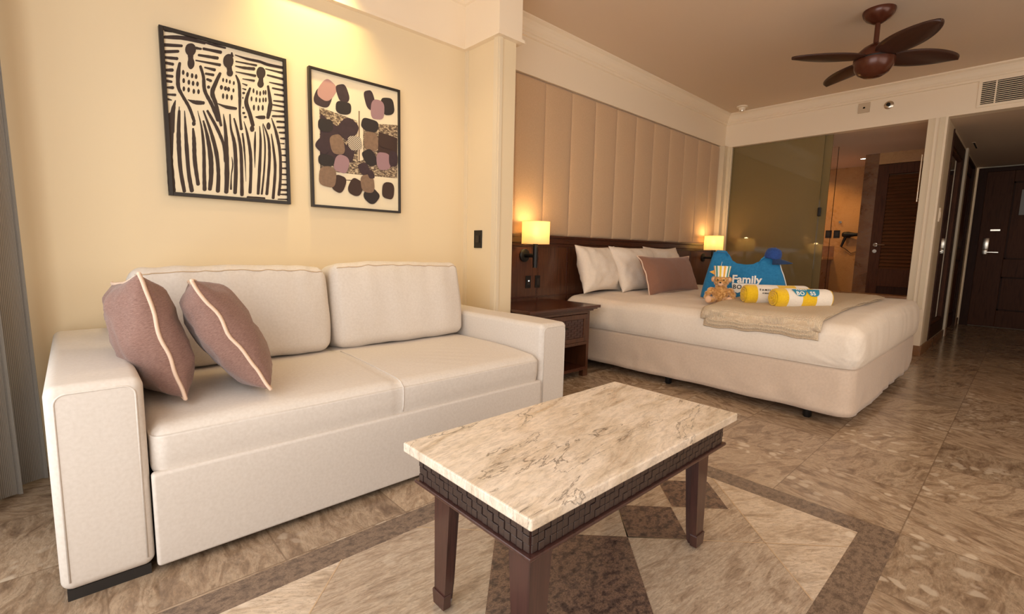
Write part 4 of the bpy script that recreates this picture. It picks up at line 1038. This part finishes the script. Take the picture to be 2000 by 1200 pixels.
def ell(bm, Z, c, rx, ry, y, x0, z0, rot=0, mi=1, p=2, n=20, sk=0):
    vs = []
    if mi == 1 and p == 2: _lay[0] = (_lay[0]+1) % 14; y = y-.00008*_lay[0]
    for k in range(n):
        a = 2*PI*k/n; ca, sa = math.cos(a), math.sin(a); ex_ = math.copysign(abs(ca)**(2/p), ca)*rx; ey_ = math.copysign(abs(sa)**(2/p), sa)*ry*(1+.04*math.sin(3*a+c[0]))
        X_ = c[0]+ex_*math.cos(rot)-ey_*math.sin(rot); Y_ = c[1]+ex_*math.sin(rot)+ey_*math.cos(rot)+sk*ex_
        q = loc2(Z((X_, Y_)), x0, z0); vs.append(bm.verts.new((q[0], y, q[1])))
    bm.faces.new(vs).material_index = mi
def picture(name, label, x0, x1, z0, z1, dep=.03, fw=.017):
    g = thing(name, label, 'picture', ((x0+x1)/2, YS, z0)); a = (x1-x0)/2; H_ = z1-z0
    bm = bmesh.new()
    for (p0, p1, q0, q1) in ((-a, -a+fw, 0, H_), (a-fw, a, 0, H_), (-a+fw, a-fw, 0, fw), (-a+fw, a-fw, H_-fw, H_)): box(bm, p0, p1, -dep, 0, q0, q1, bev=.0012, seg=1)
    obj('frame', bm, M['black'], g); return g
tl, br = P(311.5, 48.7, 1, YS-.03), P(567.7, 399, 1, YS-.03); tr_, bl = P(560, 114.5, 1, YS-.03), P(329, 381.5, 1, YS-.03)
x0, x1, z0, z1 = (tl.x+bl.x)/2, (tr_.x+br.x)/2, (bl.z+br.z)/2, (tl.z+tr_.z)/2
g = picture('framed_picture', 'larger framed black and white drawing of three women in striped skirts, left of the two', x0, x1, z0, z1)
M['paper'] = plain('art_paper', rgb(236, 220, 190), .7); M['inkart'] = plain('brown_black_ink', rgb(58, 43, 37), .7)
xc, zc0, a, H_ = (x0+x1)/2, z0, (x1-x0)/2, z1-z0
bm = B(-a+.016, a-.016, -.019, -.001, .016, H_-.016, mi=0); yA = -.0194
def S(Z, *pts): stroke(bm, Z, pts, yA, xc, zc0)
def D(Z, rx, ry, *cs, rot=0):
    for c_ in cs: ell(bm, Z, c_, rx, ry, yA, xc, zc0, rot)
S(Z7, (150, 30, 80), (140, 250, 90), (135, 550, 80), (150, 800, 90), (165, 975, 90)); S(Z5, (232, 855, 12), (210, 940, 45), (195, 1050, 60), (185, 1190, 70))
S(Z7, (252, -20, 30), (245, 200, 48), (248, 400, 55), (268, 700, 50), (315, 970, 45)); S(Z5, (272, 920, 8), (270, 1050, 25), (265, 1190, 32)); S(Z7, (318, -20, 10), (330, 200, 34), (345, 450, 50), (370, 750, 50), (408, 965, 52))
S(Z7, (423, 200, 24), (435, 350, 48), (445, 600, 50), (485, 885, 45)); S(Z7, (480, -20, 6), (530, 200, 25), (555, 450, 40), (560, 750, 45), (565, 950, 50)); S(Z7, (550, 105, 22), (600, 300, 42), (640, 550, 60), (645, 780, 55), (630, 945, 50))
S(Z7, (550, -20, 18), (640, 230, 40), (710, 500, 50), (735, 750, 45), (728, 970, 50)); S(Z7, (600, -20, 30), (720, 200, 40), (800, 400, 38), (830, 600, 55)); S(Z7, (797, 20, 8), (820, 200, 38), (835, 450, 50), (840, 800, 60), (832, 980, 55))
S(Z7, (877, 25, 18), (890, 200, 25), (935, 400, 45), (950, 700, 45), (940, 990, 45)); S(Z7, (928, 75, 20), (970, 230, 30), (1010, 450, 40), (1022, 750, 40), (1025, 1015, 45)); S(Z7, (900, 550, 7), (912, 650, 18), (895, 780, 15), (890, 945, 25))
S(Z7, (1050, 110, 7), (1090, 260, 30), (1130, 500, 40), (1135, 750, 38), (1125, 985, 42)); S(Z7, (1033, 260, 22), (1050, 400, 25), (1065, 600, 15), (1075, 850, 5)); S(Z7, (1190, 240, 14), (1185, 400, 28), (1185, 680, 5))
S(Z7, (1243, 170, 10), (1255, 350, 30), (1245, 650, 38), (1225, 1000, 38)); S(Z7, (1280, 150, 8), (1310, 400, 20), (1300, 700, 22), (1270, 1005, 25)); S(Z7, (1285, 135, 8), (1350, 320, 30), (1365, 550, 35), (1350, 800, 35), (1332, 1005, 38))
S(Z7, (1388, 265, 12), (1415, 450, 30), (1435, 700, 35), (1410, 1055, 36)); S(Z7, (1390, 70, 10), (1450, 260, 35), (1495, 500, 35), (1500, 800, 35), (1480, 1015, 35))
for (xa, yy, ww) in ((1400, 48, 30), (1455, 118, 28), (1460, 185, 28), (1485, 250, 30), (1500, 322, 30), (1500, 385, 18), (1515, 455, 22), (1520, 530, 30), (1512, 612, 24), (1510, 690, 28), (1508, 765, 26), (1505, 830, 16), (1500, 890, 26), (1495, 957, 32), (1490, 1012, 26), (1470, 1072, 20)): S(Z7, (xa, yy-3, ww*.6), (1580 if yy > 400 else 1545, yy, ww))
S(Z7, (1095, 1048, 34), (1300, 1062, 34))
D(Z5, 58, 70, (393, 312)); S(Z5, (450, 295, 30), (505, 305, 22)); D(Z5, 38, 62, (398, 458)); S(Z5, (392, 350, 60), (396, 430, 55)); S(Z5, (278, 455, 28), (262, 560, 45), (262, 700, 42), (300, 790, 35), (380, 930, 35), (432, 1075, 34)); D(Z5, 20, 26, (428, 1100))
S(Z5, (498, 490, 28), (530, 600, 34), (545, 750, 40), (620, 900, 38), (690, 1060, 50)); S(Z5, (365, 845, 8), (440, 873, 42), (530, 880, 38))
D(Z5, 14, 27, (315, 555), (360, 578), (410, 590), (452, 600), (320, 643), (375, 660), (420, 672), (467, 678), (322, 730), (373, 740), (428, 757), (478, 760))
S(Z5, (118, 178, 36), (330, 190, 45), (545, 245, 26)); 
for p0, p1 in (((118, 262, 40), (300, 272, 28)), ((118, 335, 38), (262, 330, 30)), ((120, 395, 30), (250, 408, 34)), ((125, 452, 30), (205, 468, 32)), ((130, 530, 30), (200, 530, 36)), ((132, 590, 30), (200, 598, 28)), ((138, 645, 30), (190, 655, 26)), ((142, 715, 20), (205, 718, 34)), ((148, 790, 20), (230, 795, 28)), ((150, 840, 24), (190, 850, 14)), ((118, 112, 16), (250, 132, 12)),
               ((530, 302, 28), (715, 340, 36)), ((480, 370, 26), (680, 402, 36)), ((450, 427, 16), (705, 475, 34)), ((545, 502, 18), (650, 528, 34)), ((555, 568, 24), (635, 582, 30)), ((570, 628, 26), (610, 645, 30))): S(Z5, p0, p1)
D(Z5, 17, 18, (585, 712)); S(Z5, (345, 165, 8), (480, 215, 16), (640, 262, 26), (764, 295, 20))
S(Z5, (708, 565, 30), (660, 670, 45), (625, 775, 48), (665, 900, 40), (718, 1120, 28))
D(Z6, 68, 95, (105, 265)); S(Z6, (150, 155, 18), (150, 200, 45)); D(Z6, 42, 48, (125, 418)); S(Z6, (115, 330, 70), (124, 400, 66)); S(Z6, (205, 450, 22), (245, 560, 40), (255, 750, 40), (255, 950, 30), (275, 1150, 38))
D(Z6, 13, 27, (38, 510), (83, 520), (125, 535), (177, 550), (172, 645)); D(Z6, 20, 30, (15, 605), (68, 620), (108, 630)); D(Z6, 15, 36, (37, 720), (88, 728), (148, 738)); S(Z6, (-40, 815, 10), (80, 862, 42), (205, 882, 35))
D(Z6, 60, 82, (530, 418)); D(Z6, 43, 48, (525, 563)); S(Z6, (532, 480, 60), (526, 550, 66)); S(Z6, (388, 618, 30), (338, 790, 52), (385, 950, 52), (425, 1100, 50)); D(Z6, 30, 42, (415, 1145)); S(Z6, (622, 590, 30), (650, 780, 45), (648, 860, 58), (620, 1000, 45)); D(Z6, 28, 48, (628, 1110))
D(Z6, 12, 32, (433, 650), (478, 675), (520, 685), (563, 672), (590, 672), (407, 755), (468, 765), (515, 775), (560, 770), (593, 768)); D(Z6, 14, 38, (438, 870), (498, 875), (553, 872)); S(Z6, (455, 990, 8), (510, 996, 46), (570, 996, 48))
S(Z6, (195, 185, 14), (350, 235, 32), (510, 270, 35), (620, 310, 40), (815, 350, 34))
for ps in (((203, 268, 18), (470, 320, 28)), ((198, 328, 14), (300, 350, 34), (440, 365, 42)), ((203, 403, 12), (455, 455, 34)), ((292, 495, 12), (440, 520, 30)), ((287, 555, 10), (345, 578, 24)), ((287, 620, 10), (330, 635, 24)), ((590, 365, 14), (815, 420, 34)), ((615, 447, 24), (820, 500, 32)), ((640, 540, 14), (822, 580, 32)), ((680, 615, 20), (824, 645, 32)), ((705, 695, 18), (826, 715, 32)), ((695, 780, 18), (828, 795, 30)), ((685, 832, 18), (830, 860, 28)), ((668, 905, 10), (830, 925, 34)), ((685, 980, 26), (834, 985, 28)), ((738, 1050, 24), (836, 1056, 28)), ((745, 1125, 24), (840, 1130, 28))): S(Z6, *ps)
D(Z6, 20, 15, (305, 680), (305, 940), (325, 992)); D(Z6, 9, 14, (295, 742), (297, 870))
obj('drawing', bm, [M['paper'], M['inkart']], g, label='cream sheet with brushed black figures and stripes')
M['picglass'] = None
tl, br = P(602, 129, 1, YS-.03), P(784, 415.5, 1, YS-.03); tr_, bl = P(781, 174, 1, YS-.03), P(611.8, 405, 1, YS-.03)
x0, x1, z0, z1 = (tl.x+bl.x)/2, (tr_.x+br.x)/2, (bl.z+br.z)/2, (tl.z+tr_.z)/2
g = picture('framed_picture', 'smaller framed collage of purple and pink rounded shapes over a city photograph', x0, x1, z0, z1, fw=.013)
xc, zc0, a, H_ = (x0+x1)/2, z0, (x1-x0)/2, z1-z0
def inkmat(name, col, k=.0):
    m_ = plain(name, col, .7, var=.45 if k else 0)
    if k: m_.node_tree.nodes['Noise Texture'].inputs['Scale'].default_value = k
    return m_
AM = [M['paper'], inkmat('plum_paper', rgb(70, 50, 56), 30), inkmat('pink_paper', rgb(186, 142, 134)), inkmat('mauve_paper', rgb(158, 124, 130)), inkmat('charcoal_paper', rgb(46, 38, 38)), inkmat('veined_brown_paper', rgb(150, 120, 98), 60), inkmat('dark_brown_paper', rgb(64, 44, 38))]
m, nt, bs = newmat('city_photo_print'); v = coords(nt, (30, 1, 60)); n1 = N(nt, 'ShaderNodeTexNoise', Scale=1.6, Detail=8.0, Roughness=.75); nt.links.new(v, n1.inputs['Vector']); nt.links.new(ramp(nt, n1.outputs['Fac'], [(.40, rgb(56, 44, 38)), (.50, rgb(120, 98, 78)), (.56, rgb(206, 184, 150)), (.66, rgb(226, 206, 172))]), bs.inputs['Base Color']); AM.append(m)
m, nt, bs = newmat('chequered_paper'); v = coords(nt, (1, 1, 1)); ck = N(nt, 'ShaderNodeTexChecker', Scale=170.0); ck.inputs[1].default_value = rgb(230, 214, 190); ck.inputs[2].default_value = rgb(40, 34, 34); nt.links.new(v, ck.inputs[0]); nt.links.new(ck.outputs[0], bs.inputs['Base Color']); AM.append(m)
bm = B(-a+.012, a-.012, -.017, -.001, .012, H_-.012); yl = [-.0172]
def poly8(pts, mi):
    vs = [];
    for p in pts: q = loc2(Z8(p), xc, zc0); vs.append(bm.verts.new((q[0], yl[0], q[1])))
    bm.faces.new(vs).material_index = mi; yl[0] -= .00012
poly8([(113, 350), (250, 400), (400, 455), (560, 480), (715, 490), (712, 955), (520, 925), (300, 915), (120, 900)], 7)
poly8([(235, 850), (400, 870), (712, 900), (712, 955), (520, 925), (230, 900)], 0)
poly8([(385, 345), (460, 360), (466, 378), (448, 400), (450, 760), (410, 765), (405, 400), (390, 372)], 0); poly8([(408, 280), (418, 280), (420, 350), (408, 348)], 0); poly8([(430, 282), (440, 284), (440, 352), (430, 350)], 0); poly8([(414, 380), (424, 382), (424, 760), (414, 760)], 5)
poly8([(120, 400), (150, 420), (190, 470), (260, 500), (300, 620), (360, 700), (370, 770), (240, 800), (120, 740)], 1)
poly8([(570, 540), (712, 590), (712, 800), (640, 820), (560, 760)], 6)
def bl8(c, rx, ry, rot, mi, p=3.0, sk=.12):
    ell(bm, Z8, c, rx, ry, yl[0], xc, zc0, math.radians(rot), mi, p, 28, sk); yl[0] -= .00012
for a_ in (((140, 280), 66, 68, 20, 1), ((172, 222), 62, 76, 35, 2), ((292, 245), 44, 74, -18, 1), ((298, 357), 60, 50, 2, 4), ((500, 297), 38, 78, -14, 1), ((637, 345), 50, 68, -8, 4), ((560, 373), 52, 76, 2, 3),
           ((160, 490), 58, 50, 0, 4), ((332, 520), 70, 76, 40, 1), ((500, 490), 66, 48, 12, 4), ((145, 645), 56, 56, 42, 1), ((250, 640), 54, 78, -12, 5), ((345, 700), 36, 78, 10, 1), ((385, 628), 54, 56, -10, 8), ((510, 617), 54, 74, -4, 5), ((628, 620), 58, 50, 8, 6), ((500, 740), 48, 68, -30, 4), ((605, 768), 54, 68, -4, 3), ((680, 750), 34, 60, 0, 1),
           ((165, 760), 62, 44, 0, 4), ((283, 790), 56, 66, 14, 3), ((262, 940), 50, 64, 20, 6), ((175, 888), 66, 78, 4, 5), ((455, 825), 40, 48, -25, 1), ((392, 968), 54, 62, 24, 6), ((512, 1032), 56, 54, 40, 4), ((482, 940), 52, 70, -6, 5), ((640, 995), 46, 64, 4, 6), ((508, 870), 24, 34, -20, 1)): bl8(*a_)
obj('collage', bm, AM, g, label='cream sheet with plum, pink and charcoal rounded shapes over a city view')

# ================================================================== CURTAIN
m, nt, bs = newmat('grey_ribbed_curtain'); v = coords(nt, kind='Object'); uvn = N(nt, 'ShaderNodeUVMap'); wv = N(nt, 'ShaderNodeTexWave', Scale=1.0, bands_direction='X'); wv.inputs['Scale'].default_value = 60
nt.links.new(uvn.outputs[0], wv.inputs['Vector']); nt.links.new(ramp(nt, wv.outputs['Fac'], [(0, rgb(124, 117, 108)), (1, rgb(168, 160, 150))]), bs.inputs['Base Color']); bs.inputs['Roughness'].default_value = .9; bump(nt, bs, wv.outputs['Fac'], .4, .002); M['curtain'] = m
bm = bmesh.new(); uvl = bm.loops.layers.uv.new('UVMap'); nseg, nz_ = 160, 14; rows = []
path = []
for i in range(nseg+1):
    t = i/nseg; base = Vector((-.175-.30*t*1.0, 2.73-.50*t, 0))
    amp = .050; ph = t*2*PI*4.4; nrm = Vector((.95, -.30, 0)).normalized()
    base += nrm*amp*math.sin(ph)+Vector((-.25, -.9, 0))*.018*math.sin(2*ph)
    path.append(base)
for j in range(nz_+1):
    z = .012+(2.55)*j/nz_; k = 1-.25*(j/nz_); row = []
    for i, p in enumerate(path):
        c_ = Vector((-.175-.30*(i/nseg), 2.73-.50*(i/nseg), 0)); q = c_+(p-c_)*k; q += Vector((.02, 0, 0))*(1-j/nz_)**2*.6; row.append(bm.verts.new((q.x, q.y, z)))
    rows.append(row)
back = [[bm.verts.new(v.co+Vector((-.004, 0, 0))) for v in r] for r in rows]
for R3 in (rows, back):
    for j in range(nz_):
        for i in range(nseg):
            f = bm.faces.new((R3[j][i], R3[j][i+1], R3[j+1][i+1], R3[j+1][i]))
            for lp, (uu, vv) in zip(f.loops, ((i, j), (i+1, j), (i+1, j+1), (i, j+1))): lp[uvl].uv = (uu/nseg*1.9, vv/nz_)
cu = obj('curtain', bm, M['curtain'], None, 'all'); prop(cu, 'grey ribbed floor length curtain gathered beside the left sofa arm', 'curtain')

# ================================================================== CEILING THINGS
fan = thing('ceiling_fan', 'dark brown four blade ceiling fan above the bed', 'ceiling fan', (4.44, .93, ZC))
bm = bmesh.new(); lathe(bm, [(.100, 0), (.101, -.012), (.094, -.035), (.075, -.060), (.045, -.080), (.028, -.090)], n=40); obj('canopy', bm, M['fanm'], fan, True)
bm = bmesh.new(); tube(bm, [(0, 0, -.08), (0, 0, -.235)], .017, 16); obj('down_rod', bm, M['fanm'], fan, True)
bm = bmesh.new(); lathe(bm, [(.022, -.225), (.040, -.235), (.075, -.255), (.106, -.285), (.125, -.318), (.128, -.335)], n=48, cap=True); obj('motor_housing', bm, M['fanm'], fan, True)
bm = bmesh.new(); lathe(bm, [(.121, -.335), (.121, -.347)], n=48); obj('blade_ring', bm, M['black'], fan, True)
bm = bmesh.new(); lathe(bm, [(.129, -.347), (.129, -.362), (.120, -.400), (.095, -.438), (.058, -.460), (.01, -.468)], n=48); obj('lower_bowl', bm, M['fanm'], fan, True)
for k in range(4):
    bm = bmesh.new(); nI, nJ = 24, 8; tp, bt = [], []
    for i in range(nI+1):
        t = .5-.5*math.cos(PI*i/nI); x = .085+.505*t; wd = max(.0008, .118*max(0, math.sin(PI*min(1, .06+.94*t**.85)))**.55)
        ra, rb = [], []
        for j in range(nJ+1):
            s = 2*j/nJ-1; z = -.010*(1-s*s)*0+.012*s*s; ra.append(bm.verts.new((x, s*wd, z+.004))); rb.append(bm.verts.new((x, s*wd, z-.004)))
        tp.append(ra); bt.append(rb)
    for i in range(nI):
        for j in range(nJ): bm.faces.new((tp[i][j], tp[i+1][j], tp[i+1][j+1], tp[i][j+1])); bm.faces.new((bt[i][j], bt[i][j+1], bt[i+1][j+1], bt[i+1][j]))
        bm.faces.new((tp[i][0], bt[i][0], bt[i+1][0], tp[i+1][0])); bm.faces.new((tp[i][nJ], tp[i+1][nJ], bt[i+1][nJ], bt[i][nJ]))
    for e in (0, nI):
        for j in range(nJ): bm.faces.new((tp[e][j], tp[e][j+1], bt[e][j+1], bt[e][j]))
    o = obj('blade', bm, M['fan'], fan, 'all', loc=(0, 0, -.338)); o.rotation_euler = Euler((math.radians(-7), 0, math.radians(134+90*k)), 'XYZ')
g = thing('ceiling_slot', 'short dark slot in the low hall ceiling', 'vent', tuple(P(1905, 284, 2, ZH)), 0); obj('slot_frame', B(-.22, .22, -.016, .016, -.004, 0), M['ceil'], g); obj('slot', B(-.20, .20, -.007, .007, -.006, -.004), M['gap'], g)
g = thing('smoke_detector', 'small white smoke detector on the ceiling above the bed corner', 'smoke detector', (6.10, 2.557, ZC))
bm = bmesh.new(); lathe(bm, [(.062, 0), (.062, -.014), (.040, -.018), (.034, -.045), (.030, -.052)], n=28); obj('base', bm, M['white'], g, True); bm = bmesh.new(); lathe(bm, [(.0302, -.040), (.026, -.060)], n=24); obj('sensor_cage', bm, M['chrome'], g, True)
M['sens'] = plain('yellowed_plastic', rgb(206, 184, 156), .5)
g = thing('sensor_plate', 'square white sensor plate on the beam above the glass', 'sensor', (XE, 1.378, 2.60), -PI/2)
obj('plate', B(-.052, .052, -.012, 0, -.052, .052, bev=.003), M['sens'], g); obj('lens', B(-.012, .012, -.012, -.008, -.012, .012, bev=.003), M['chrome'], g)
g = thing('sprinkler', 'round chrome fire sprinkler on the beam near the air vent', 'sprinkler', (XE, 1.165, 2.588), 0)
bm = bmesh.new(); lathe(bm, [(.042, 0), (.042, -.004), (.030, -.012), (.014, -.014)], (0, 0, 0), 24, 'X'); obj('rosette', bm, M['chrome'], g, True)
bm = bmesh.new(); lathe(bm, [(.010, -.012), (.010, -.035), (.018, -.036), (.018, -.040)], (0, 0, 0), 16, 'X'); obj('sprinkler_head', bm, M['blackm'], g, True)
g = thing('air_vent', 'white slatted air conditioning vent on the beam at the right', 'vent', (XE, -.03, 2.55), -PI/2)
W_ = .50; bm = bmesh.new()
for (p0, p1, q0, q1) in ((-W_-.025, W_+.025, .10, .125), (-W_-.025, W_+.025, -.125, -.10), (-W_-.025, -W_, -.10, .10), (W_, W_+.025, -.10, .10)): box(bm, p0, p1, -.012, 0, q0, q1, bev=.002, seg=1)
obj('frame', bm, M['white'], g); obj('duct_opening', B(-W_, W_, -.002, 0, -.10, .10), M['gap'], g)
for k in range(11):
    z = -.088+.0176*k; bm = bmesh.new(); b = bmesh.new(); box(b, -W_, W_, -.004, .004, -.0022, .0022); merge(bm, b, 0, Matrix.Translation((0, -.008, z)) @ Matrix.Rotation(math.radians(-18), 4, 'X')); obj('slat', bm, M['white'], g)
obj('divider', B(-.41, -.40, -.013, -.003, -.10, .10), M['white'], g)
# downlights
M['led'] = emit('downlight_lens', (1, .86, .62, 1), 14)
def downlight(x, y, z, label, e, col, spot=110, tgt=None):
    g = thing('downlight', label, 'ceiling light', (x, y, z), 0, 'recessed ceiling downlights')
    bm = bmesh.new(); lathe(bm, [(.045, 0), (.045, -.004), (.034, -.006), (.032, 0)], n=28, cap=False); obj('trim_ring', bm, M['chrome'], g, True)
    bm = bmesh.new(); lathe(bm, [(.032, -.001), (.032, -.003)], n=24); obj('lens', bm, M['led'], g)
    light('downlight_lamp', 'SPOT', (x, y, z-.012), e, col, target=tgt or (x, y, 0), spot=spot, blend=.6, rad=.03)
dl_ = P(1686, 310, 2, 2.386)
downlight(dl_.x, dl_.y, 2.386, 'small bright recessed downlight in the bathroom ceiling', 20, (1, .62, .28), 130)
downlight(7.3, 2.55, 2.386, 'unseen downlight added behind the frosted glass to brighten the louvred door', 16, (1, .66, .32), 140)  # extra lamp added out of view to light the louvred door
downlight(9.6, -.22, ZH, 'recessed downlight in the hall ceiling near the entry door', 5, (1, .66, .36), 90)
downlight(1.35, 2.05, ZC, 'recessed warm downlight in the ceiling over the sofa seat', 24, (1, .76, .46), 120)
downlight(2.75, .55, ZC, 'recessed warm downlight in the ceiling between the coffee table and bed', 18, (1, .74, .44), 130)
downlight(8.45, 2.45, 2.386, 'recessed amber downlight in the bathroom ceiling over the vanity', 26, (1, .56, .18), 150)
# wall washer over the sofa, just under the frieze above the pictures
g = thing('picture_spotlight', 'small spotlight high on the ceiling above the gap between the two pictures', 'spotlight', (1.06, 2.56, ZC)); bm = bmesh.new(); lathe(bm, [(.03, 0), (.03, -.05), (.026, -.05)], n=24, cap=True); obj('body', bm, M['white'], g, True)
light('picture_light', 'SPOT', (1.06, 2.64, ZC-.07), 60, (1, .78, .30), target=(1.06, 2.86, 2.15), spot=84, blend=1.0, rad=.03)

# ---- vanity, dryer, outlets in the bathroom
g = thing('bathroom_vanity', 'marble topped bathroom vanity with a drawer seen past the glass edge', 'vanity', (8.70, 2.70, 0))
obj('cabinet', B(-.26, .28, -.50, .50, .38, .955), M['bathdk'], g); obj('counter', B(-.30, .299, -.56, .54, .955, .995, bev=.004), M['bath'], g)
obj('backsplash', B(.270, .299, -.56, .54, .995, 1.17), M['bathdk'], g)
dw = obj('drawer', B(-.275, -.26, -.48, .48, .80, .945, bev=.003), M['bathdk'], g); bm = bmesh.new(); tube(bm, [(-.30, -.30, .905), (-.30, .2, .905)], .006, 8); obj('drawer_handle', bm, M['chrome'], dw, True)
obj('side_panel', B(-.26, .28, -.53, -.50, 0, .955), M['bathdk'], g); obj('side_panel', B(-.26, .28, .50, .53, 0, .955), M['bathdk'], g)
for i, (px, nm) in enumerate(((1618, 'left'), (1634, 'right'))):
    q = P(px, 457.5, 0, 8.99); g = thing('wall_socket', 'black socket on the amber bathroom wall, %s' % ('further from the hair dryer' if i == 0 else 'nearer the hair dryer'), 'socket', (9.0, q.y, q.z), -PI/2, 'bathroom sockets'); obj('cover_plate', B(-.042, .042, -.008, 0, -.06, .06, bev=.003), M['blackm'], g); obj('socket_insert', B(-.02, .02, -.011, -.008, -.03, .03), M['black'], g)
q = P(1655, 461, 0, 8.92)
g = thing('hair_dryer', 'black hair dryer hanging on the bathroom wall with its cord looping down', 'hair dryer', (9.0, q.y, q.z), -PI/2)
bm = B(-.025, .025, -.03, 0, -.03, .05, bev=.004); obj('wall_bracket', bm, M['blackm'], g)
bm = bmesh.new(); lathe(bm, [(.030, -.07), (.042, -.05), (.045, 0), (.036, .05), (.026, .10), (.024, .17), (.028, .18)], (0, -.075, .02), 20, 'X'); obj('barrel', bm, M['blackm'], g, True)
bm = bmesh.new(); tube(bm, [(-.02, -.075, -.01), (-.045, -.075, -.08), (-.07, -.075, -.17)], [.022, .019, .015], 12); obj('handle', bm, M['blackm'], g, True)
bm = bmesh.new(); tube(bm, [(-.07, -.07, -.17), (-.02, -.05, -.20), (.06, -.04, -.27), (.13, -.04, -.24), (.18, -.04, -.16), (.28, -.04, -.13), (.31, -.03, -.03)], .005, 6); obj('cord', bm, M['black'], g, True)
q = P(1641, 434, 0, 8.99); g = thing('robe_hook', 'small chrome hook above the sockets on the bathroom wall', 'hook', (9.0, q.y, q.z), -PI/2); bm = bmesh.new(); lathe(bm, [(.02, 0), (.02, -.01), (.010, -.012), (.010, -.035), (.016, -.04)], (0, 0, 0), 16, 'Y'); obj('knob', bm, M['chrome'], g, True)
